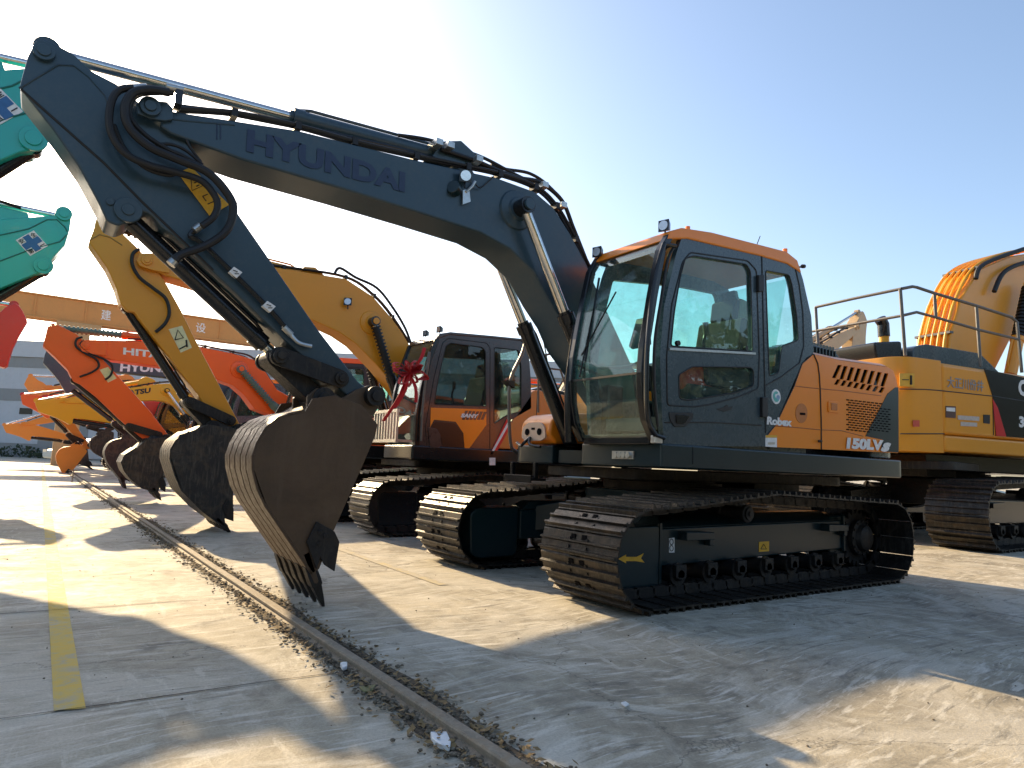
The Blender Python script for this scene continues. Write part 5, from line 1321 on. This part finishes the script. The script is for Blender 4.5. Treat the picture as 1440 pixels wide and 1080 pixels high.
# low hedge
hd = MB(); rnd = random.Random(5)
for k in range(2600):
    x = rnd.uniform(-45, -8); y = rnd.uniform(-1.6, -.5); z = rnd.uniform(.02, .75)*(1+.2*math.sin(x*2.1)); s_ = rnd.uniform(.06, .16)
    a = Vector((rnd.uniform(-1, 1), rnd.uniform(-1, 1), rnd.uniform(-1, 1))).normalized()*s_; b = Vector((rnd.uniform(-1, 1), rnd.uniform(-1, 1), rnd.uniform(-1, 1))).normalized()*s_
    c = Vector((x, y, z)); hd.bm.faces.new([hd.bm.verts.new(p) for p in (c-a, c-b, c+a, c+b)])
LEAF = plain('hedge_leaf', (.04, .06, .03), .7)
ho = hd.done('hedge', LEAF, None, M=Matrix.Translation(wc) @ Matrix.Rotation(ang, 4, 'Z'), smooth=False); tag(ho, kind='stuff')
# small pale car
p0 = atZ(128, 654, 0)
car = empty('parked_car', (p0.x, p0.y, 0), .5); tag(car, 'small pale blue car half hidden behind the far buckets', 'car')
q = MB(); q.prism(round_poly([(-2, .3), (-2.05, .7), (-1.1, .85), (-.55, 1.35), (.8, 1.38), (1.5, .95), (2.05, .85), (2.05, .3)], .1), -.85, .85); cb0 = q.done('car_body', paint('pale_blue_paint', (.35, .45, .52), .3), car, bevel=.06, seg=3)
q = MB(); q.prism(round_poly([(-.92, .9), (-.48, 1.27), (.75, 1.30), (1.2, .95)], .03), -.86, .86); q.done('car_window', BLACKG, cb0)
for x in (-1.3, 1.3):
    for y in (-.86, .68):
        q = MB(); q.cyl((x, y, .32), (x, y+.18, .32), .32, 20); w_ = q.done('wheel', BLACK, car); q = MB(); q.cyl((x, y-.005, .32), (x, y+.185, .32), .18, 14); q.done('rim', STEEL, w_)
for y in (-.6, .6):
    q = MB(); q.box(-2.06, -2.0, y-.15, y+.15, .62, .74); q.done('headlight', LAMP, cb0)

# ground
gm, nt, gb = base_mat('worn_concrete'); tc = nt.add('ShaderNodeTexCoord'); V = tc.outputs['Object']
def mapping(sc, rot=(0, 0, 0)):
    mp = nt.add('ShaderNodeMapping'); mp.inputs['Scale'].default_value = sc; mp.inputs['Rotation'].default_value = rot; nt.link(V, mp.inputs[0]); return mp.outputs[0]
big = noise(nt, .55, 7, .66, V, .8)
base = ramp(nt, big.outputs[0], [(.30, (.26, .228, .17)), (.44, (.34, .30, .222)), (.56, (.42, .37, .275)), (.70, (.32, .283, .213))])
med = noise(nt, 3.2, 9, .72, V, 1.4)
mm = ramp(nt, med.outputs[0], [(.34, .62), (.5, 1.0), (.66, 1.30)])
prev = mixc(nt, .9, base.outputs[0], mm.outputs[0], 'MULTIPLY')
def math2(op, a, b):
    n_ = nt.add('ShaderNodeMath', operation=op)
    for k, v in ((0, a), (1, b)):
        if hasattr(v, 'links'): nt.link(v, n_.inputs[k])
        else: n_.inputs[k].default_value = v
    return n_.outputs[0]
# dust in broad swept patches, pale and fairly neutral
pn = noise(nt, .62, 10, .70, V, 2.6); pr = ramp(nt, pn.outputs[0], [(.46, 0), (.58, .75)]); prev = mixc(nt, pr.outputs[0], prev, (.54, .495, .40))
dn = noise(nt, .8, 9, .72, mapping((1, 1.7, 1)), 1.8); dr = ramp(nt, dn.outputs[0], [(.55, 0), (.67, .7)]); prev = mixc(nt, dr.outputs[0], prev, (.12, .112, .092))
# scuffs dragged by tracks: stretched noise on warped coordinates so that the marks curve
for sc, rot, lo, hi, st, wn, gs, col in (((3.2, 17, 1), .12, .54, .62, .9, .7, .8, (.66, .62, .52)), ((2.4, 26, 1), -.35, .56, .64, .85, .7, 1.1, (.68, .64, .55)),
                               ((16, 3.0, 1), .18, .57, .65, .7, .6, .9, (.62, .58, .48)), ((2.6, 46, 1), .75, .59, .66, .85, .6, 1.3, (.70, .66, .57)),
                               ((3.5, 60, 1), -1.1, .60, .66, .8, .7, 1.6, (.68, .64, .55)), ((2.2, 22, 1), .0, .57, .66, .75, .5, .9, (.10, .092, .075)), ((3.1, 38, 1), -.8, .60, .66, .7, .7, 1.2, (.12, .11, .09)),
                               ((1.0, 9, 1), .25, .60, .66, .6, 1.2, .7, (.60, .57, .48))):
    w1 = noise(nt, .35, 2, .5, V); wv = nt.add('ShaderNodeVectorMath', operation='MULTIPLY_ADD'); nt.link(w1.outputs['Color'], wv.inputs[0]); wv.inputs[1].default_value = (wn*1.8, wn*1.8, 0); nt.link(V, wv.inputs[2])
    mp = nt.add('ShaderNodeMapping'); mp.inputs['Scale'].default_value = sc; mp.inputs['Rotation'].default_value = (0, 0, rot); mp.inputs['Location'].default_value = (rot*7, gs*3, 0); nt.link(wv.outputs[0], mp.inputs[0])
    n_ = noise(nt, 1.0, 7, .64, mp.outputs[0], .25); rr = ramp(nt, n_.outputs[0], [(lo, 0), (hi, st)])
    mp2 = nt.add('ShaderNodeMapping'); mp2.inputs['Location'].default_value = (gs*11, rot*5, 0); nt.link(V, mp2.inputs[0])
    gate = noise(nt, gs, 4, .6, mp2.outputs[0], .8); gr = ramp(nt, gate.outputs[0], [(.44, 0), (.56, 1)])
    prev = mixc(nt, math2('MULTIPLY', math2('MULTIPLY', rr.outputs[0], gr.outputs[0]), .78), prev, col)
on = noise(nt, .45, 4, .6, mapping((1, 1, 1)), 1.0); orr = ramp(nt, on.outputs[0], [(.60, 0), (.72, .35)]); prev = mixc(nt, orr.outputs[0], prev, (.24, .17, .105))
fn = noise(nt, 90, 5, .75, V); fr_ = ramp(nt, fn.outputs[0], [(.25, .62), (.5, 1), (.75, 1.28)]); prev = mixc(nt, .75, prev, fr_.outputs[0], 'MULTIPLY')
# cracks
vo = nt.add('ShaderNodeTexVoronoi', feature='DISTANCE_TO_EDGE'); vo.inputs['Scale'].default_value = .42
wz = noise(nt, 1.3, 6, .7, V); va = nt.add('ShaderNodeVectorMath', operation='MULTIPLY_ADD'); nt.link(wz.outputs['Color'], va.inputs[0]); va.inputs[1].default_value = (.9, .9, 0); nt.link(V, va.inputs[2]); nt.link(va.outputs[0], vo.inputs['Vector'])
cr = ramp(nt, vo.outputs['Distance'], [(.0, .55), (.004, 0)]); prev = mixc(nt, cr.outputs[0], prev, (.05, .045, .04))
nt.link(prev, gb.inputs['Base Color'])
rg = ramp(nt, med.outputs[0], [(.3, .55), (.7, .9)]); nt.link(rg.outputs[0], gb.inputs['Roughness']); gb.inputs['Specular IOR Level'].default_value = .35
bp = nt.add('ShaderNodeBump'); bp.inputs['Strength'].default_value = .38; bp.inputs['Distance'].default_value = .010
hm = nt.add('ShaderNodeMath', operation='MULTIPLY_ADD'); nt.link(med.outputs[0], hm.inputs[0]); hm.inputs[1].default_value = 2.0; nt.link(fn.outputs[0], hm.inputs[2]); nt.link(hm.outputs[0], bp.inputs['Height']); nt.link(bp.outputs[0], gb.inputs['Normal'])
g = MB(); g.prismz([(-120, -60), (400, -60), (400, 500), (-120, 500)], -.5, 0); tag(g.done('ground', gm), kind='structure')
# expansion joints
JM = plain('joint_filler', (.045, .04, .035), .9)
rnd = random.Random(9)
j = MB()
def railx(y): return 1.325-.0128*y
def jline(p, q, w=.012):
    P_, Q_ = Vector((*p, .004)), Vector((*q, .004)); d_ = (Q_-P_); n_ = max(2, int(d_.length/.25)); s_ = Vector((-d_.y, d_.x, 0)).normalized(); prev_ = None
    for k in range(n_+1):
        c_ = P_+d_*k/n_+s_*rnd.uniform(-.006, .006); ww = w*rnd.uniform(.4, 1)/2; cur = (j.bm.verts.new(c_-s_*ww), j.bm.verts.new(c_+s_*ww))
        if prev_: j.bm.faces.new([prev_[0], prev_[1], cur[1], cur[0]])
        prev_ = cur
for y in (-1, 3.0, 4.82, 9.4, 14, 19, 24, 29, 34): jline((railx(y)-.12, y), (-14, y+.25))
for y in (-2.2, 6.5, 11.2, 16, 21, 27): jline((railx(y)+.12, y), (24, y))
for x in (5.9, 10.4, 15): jline((x, -3), (x, 36))
jline((-4.1, -3), (-4.1, 36)); tag(j.done('pavement_joint', JM, smooth=False), kind='structure')
# yellow lines
ym, nt, yb2 = base_mat('worn_yellow_paint'); tc = nt.add('ShaderNodeTexCoord'); n1 = noise(nt, 9, 9, .75, tc.outputs['Object'], .5); n2 = noise(nt, 1.1, 4, .6, tc.outputs['Object'])
ad = nt.add('ShaderNodeMath', operation='MULTIPLY_ADD'); nt.link(n2.outputs[0], ad.inputs[0]); ad.inputs[1].default_value = .5; nt.link(n1.outputs[0], ad.inputs[2])
r = ramp(nt, ad.outputs[0], [(.64, (.62, .40, .045)), (.76, (.56, .40, .09)), (.84, (.44, .36, .20)), (.94, (.38, .33, .24))]); nt.link(r.outputs[0], yb2.inputs[0]); yb2.inputs['Roughness'].default_value = .75
y_ = MB(); y_.bm.faces.new([y_.bm.verts.new(p) for p in ((.135, 3.02, .004), (.232, 3.0, .004), (.215, 40, .004), (.125, 40, .004))]); lo = y_.done('painted_line', ym, smooth=False); tag(lo, kind='structure')
fm, nt, fb = base_mat('faded_yellow_paint'); tc = nt.add('ShaderNodeTexCoord'); n1 = noise(nt, 7, 9, .75, tc.outputs['Object'], .5)
r = ramp(nt, n1.outputs[0], [(.40, (.48, .39, .20)), (.50, (.42, .365, .265))]); nt.link(r.outputs[0], fb.inputs[0]); fb.inputs['Roughness'].default_value = .8
y_ = MB(); y_.bm.faces.new([y_.bm.verts.new(p) for p in ((2.62, 4.7, .004), (2.70, 4.7, .004), (2.62, 30, .004), (2.54, 30, .004))]); lo = y_.done('painted_line', fm, smooth=False); tag(lo, kind='structure')
# rail in its groove with dirt and pebbles on both sides
gr = MB(); prevv = None; rnd = random.Random(21)
for k in range(150):
    y = -1+k*.25; x = railx(y); a = x-.065-rnd.uniform(0, .055); b = x+.10+rnd.uniform(0, .05); cur = (gr.bm.verts.new((a, y, .004)), gr.bm.verts.new((b, y, .004)))
    if prevv: gr.bm.faces.new([prevv[0], prevv[1], cur[1], cur[0]])
    prevv = cur
DIRT = wornsteel('groove_dirt', (.06, .048, .034), (.26, .21, .14), .95, 0, 22)
tag(gr.done('track_groove', DIRT, smooth=False), kind='structure')
q = MB(); prof = [(-.050, .004), (-.050, .008), (-.022, .012), (-.020, .020), (-.026, .024), (-.026, .034), (-.020, .040), (.020, .040), (.026, .034), (.026, .024), (.020, .020), (.022, .012), (.050, .008), (.050, .004)]
q.hull8
bm = q.bm; rings = []
for k in range(40):
    y = -1+k*1.0; x = railx(y)+rnd.uniform(-.004, .004); rings.append([bm.verts.new((x+px, y, pz)) for px, pz in prof])
for i in range(len(rings)-1):
    for c_ in range(len(prof)-1): bm.faces.new([rings[i][c_], rings[i][c_+1], rings[i+1][c_+1], rings[i+1][c_]])
tag(q.done('rail', RAILM, None), kind='structure')
sl2 = MB(); prevv = None
for k in range(150):
    y = -1+k*.25; x = railx(y)+.050; w_ = .014+.010*rnd.random(); cur = (sl2.bm.verts.new((x, y, .009)), sl2.bm.verts.new((x+w_, y, .009)))
    if prevv: sl2.bm.faces.new([prevv[0], prevv[1], cur[1], cur[0]])
    prevv = cur
tag(sl2.done('groove_slot', JM, smooth=False), kind='structure')
pb = MB(); rnd = random.Random(4)
ico = bmesh.new(); bmesh.ops.create_icosphere(ico, subdivisions=1, radius=1); icv = [v.co.copy() for v in ico.verts]; icf = [[v.index for v in f.verts] for f in ico.faces]; ico.free()
def pebble(B, c, s3_, rz):
    rot = Matrix.Rotation(rz, 3, 'Z'); vs_ = []
    for v in icv: p = rot @ Vector((v.x*s3_[0], v.y*s3_[1], v.z*s3_[2])); vs_.append(B.bm.verts.new(p*rnd.uniform(.8, 1.15)+Vector(c)))
    for f in icf: B.bm.faces.new([vs_[i] for i in f])
PM = paint('pebbles', (.13, .10, .065), .9, dirt=.9, dirtcol=(.46, .40, .29), scale=14, bump=0)
for k in range(5200):
    y = 1.2+20*rnd.random()**1.7; side = rnd.choice((-1, 1)); x = railx(y)+side*(.035+abs(rnd.gauss(0, .062))); s_ = rnd.uniform(.003, .012)*(1+.0*y)
    pebble(pb, (x, y, .006+s_*.3), (s_, s_*rnd.uniform(.6, 1.4), s_*rnd.uniform(.4, .8)), rnd.uniform(0, 3))
for k in range(700):
    y = 1.0+12*rnd.random(); x = rnd.uniform(-3, 7); s_ = rnd.uniform(.002, .006); pebble(pb, (x, y, s_*.4), (s_, s_, s_*.7), 0)
tag(pb.done('pebbles', PM, smooth=False), kind='stuff')
lf = MB(); LFM = plain('dry_leaf', (.26, .17, .07), .8)
for k in range(1700):
    y = 1.4+9*rnd.random()**1.3; side = rnd.choice((-1, 1)); x = railx(y)+side*(.06+abs(rnd.gauss(0, .06))); a = rnd.uniform(0, 6.28); s_ = rnd.uniform(.006, .020); c = Vector((x, y, .010+rnd.uniform(0, .016)))
    u_ = Vector((math.cos(a), math.sin(a), rnd.uniform(-.5, .5)))*s_; v_ = Vector((-math.sin(a), math.cos(a), rnd.uniform(-.5, .5)))*s_*.55; lf.bm.faces.new([lf.bm.verts.new(p) for p in (c-u_, c-v_, c+u_, c+v_)])
tag(lf.done('leaf_litter', LFM, smooth=False), kind='stuff')
# litter
def flat_scrap(name, px, mat, h, lab_, cat_):
    b = MB(); pts = [atZ(u, v, .01) for u, v in px]; n_ = len(pts); lo = [b.bm.verts.new((p.x, p.y, .007)) for p in pts]; hi = [b.bm.verts.new((p.x, p.y, .012+h*(.3+.7*rnd.random()))) for p in pts]
    b.bm.faces.new(lo); b.bm.faces.new(list(reversed(hi)))
    for i in range(n_): b.bm.faces.new([lo[i], lo[(i+1) % n_], hi[(i+1) % n_], hi[i]])
    o = b.done(name, mat, None); o.modifiers.new('bevel', 'BEVEL').width = .002; tag(o, lab_, cat_)
flat_scrap('broken_tile', [(605, 1036), (612, 1032), (628, 1033), (634, 1048), (632, 1056), (618, 1052), (607, 1044)], WHITE, .016, 'white broken chip lying beside the rail at the bottom', 'litter')
flat_scrap('pebble', [(478, 937), (482, 934), (488, 936), (488, 941), (482, 943)], WHITE, .02, 'small white stone left of the rail near the leaf', 'stone')
flat_scrap('dry_leaf', [(505, 967), (516, 966), (529, 963), (524, 972), (512, 974)], plain('green_leaf', (.20, .19, .08), .7), .004, 'curled green leaf lying left of the rail', 'leaf')
flat_scrap('paper_scrap', [(873, 989), (880, 988), (885, 991), (880, 994)], WHITE, .004, 'tiny white scrap on the open concrete in the centre', 'litter')
q = MB(); c0 = atZ(101, 678, 0); tw = empty('iron_stake', (c0.x, c0.y, 0)); tag(tw, 'thin dark stake standing beside the rail far along the yard', 'stake'); q.cyl((0, 0, 0), (.01, 0, .32), .015, 8); q.cyl((-.1, 0, .3), (.1, 0, .31), .012, 8); q.done('stake', RAILM, tw)

# unseen wood behind the viewer, set near and dark to deepen reflections and shade
tl = MB(); rnd = random.Random(31)
for k in range(26000):
    x = rnd.uniform(-70, 90); crown = 8.5+2.0*math.sin(x*.21)+1.7*math.sin(x*.63+1)+1.0*math.sin(x*1.7)
    z = crown*rnd.random()**.8; y = -20+rnd.uniform(-3, 3)*(1-z/14); s_ = rnd.uniform(.25, .6)
    a = Vector((rnd.gauss(0, 1), rnd.gauss(0, 1), rnd.gauss(0, 1))).normalized()*s_; b = Vector((rnd.gauss(0, 1), rnd.gauss(0, 1), rnd.gauss(0, 1))).normalized()*s_; c = Vector((x, y, z))
    tl.bm.faces.new([tl.bm.verts.new(p) for p in (c-a, c-b, c+a, c+b)])
tag(tl.done('unseen_wood', plain('wood_leaf', (.030, .042, .018), .85), smooth=False), kind='stuff')
SUNPX = (-30, 60); SKYDUST = 1.5; SKYSTR = .128; SUNSTR = 4.4; EXPO = 1.04

# ------------------------------------------------------------------ light
sd = ray(*SUNPX).normalized()
EL = math.asin(sd.z); AZ = math.atan2(sd.x, sd.y)
W = bpy.data.worlds.new('World'); scene.world = W; W.use_nodes = True
nt = W.node_tree; bg = nt.nodes['Background']
sky = nt.nodes.new('ShaderNodeTexSky'); sky.sky_type = 'NISHITA'; sky.sun_disc = False
sky.sun_elevation = EL; sky.sun_rotation = AZ; sky.air_density = 1.0; sky.dust_density = SKYDUST; sky.ozone_density = 1.1; sky.altitude = 0
nt.links.new(sky.outputs[0], bg.inputs[0]); bg.inputs[1].default_value = SKYSTR
sl = bpy.data.lights.new('sun', 'SUN'); sl.energy = SUNSTR; sl.angle = math.radians(.55); sl.color = (1.0, .76, .45)
so = bpy.data.objects.new('sun', sl); COL.objects.link(so)
so.rotation_euler = sd.to_track_quat('Z', 'Y').to_euler()
vs = scene.view_settings; vs.view_transform = 'Standard'; vs.look = 'None'; vs.exposure = EXPO; vs.gamma = 1; vs.use_curve_mapping = False
scene.cycles.max_bounces = 8; scene.cycles.transparent_max_bounces = 16; scene.cycles.use_denoising = True
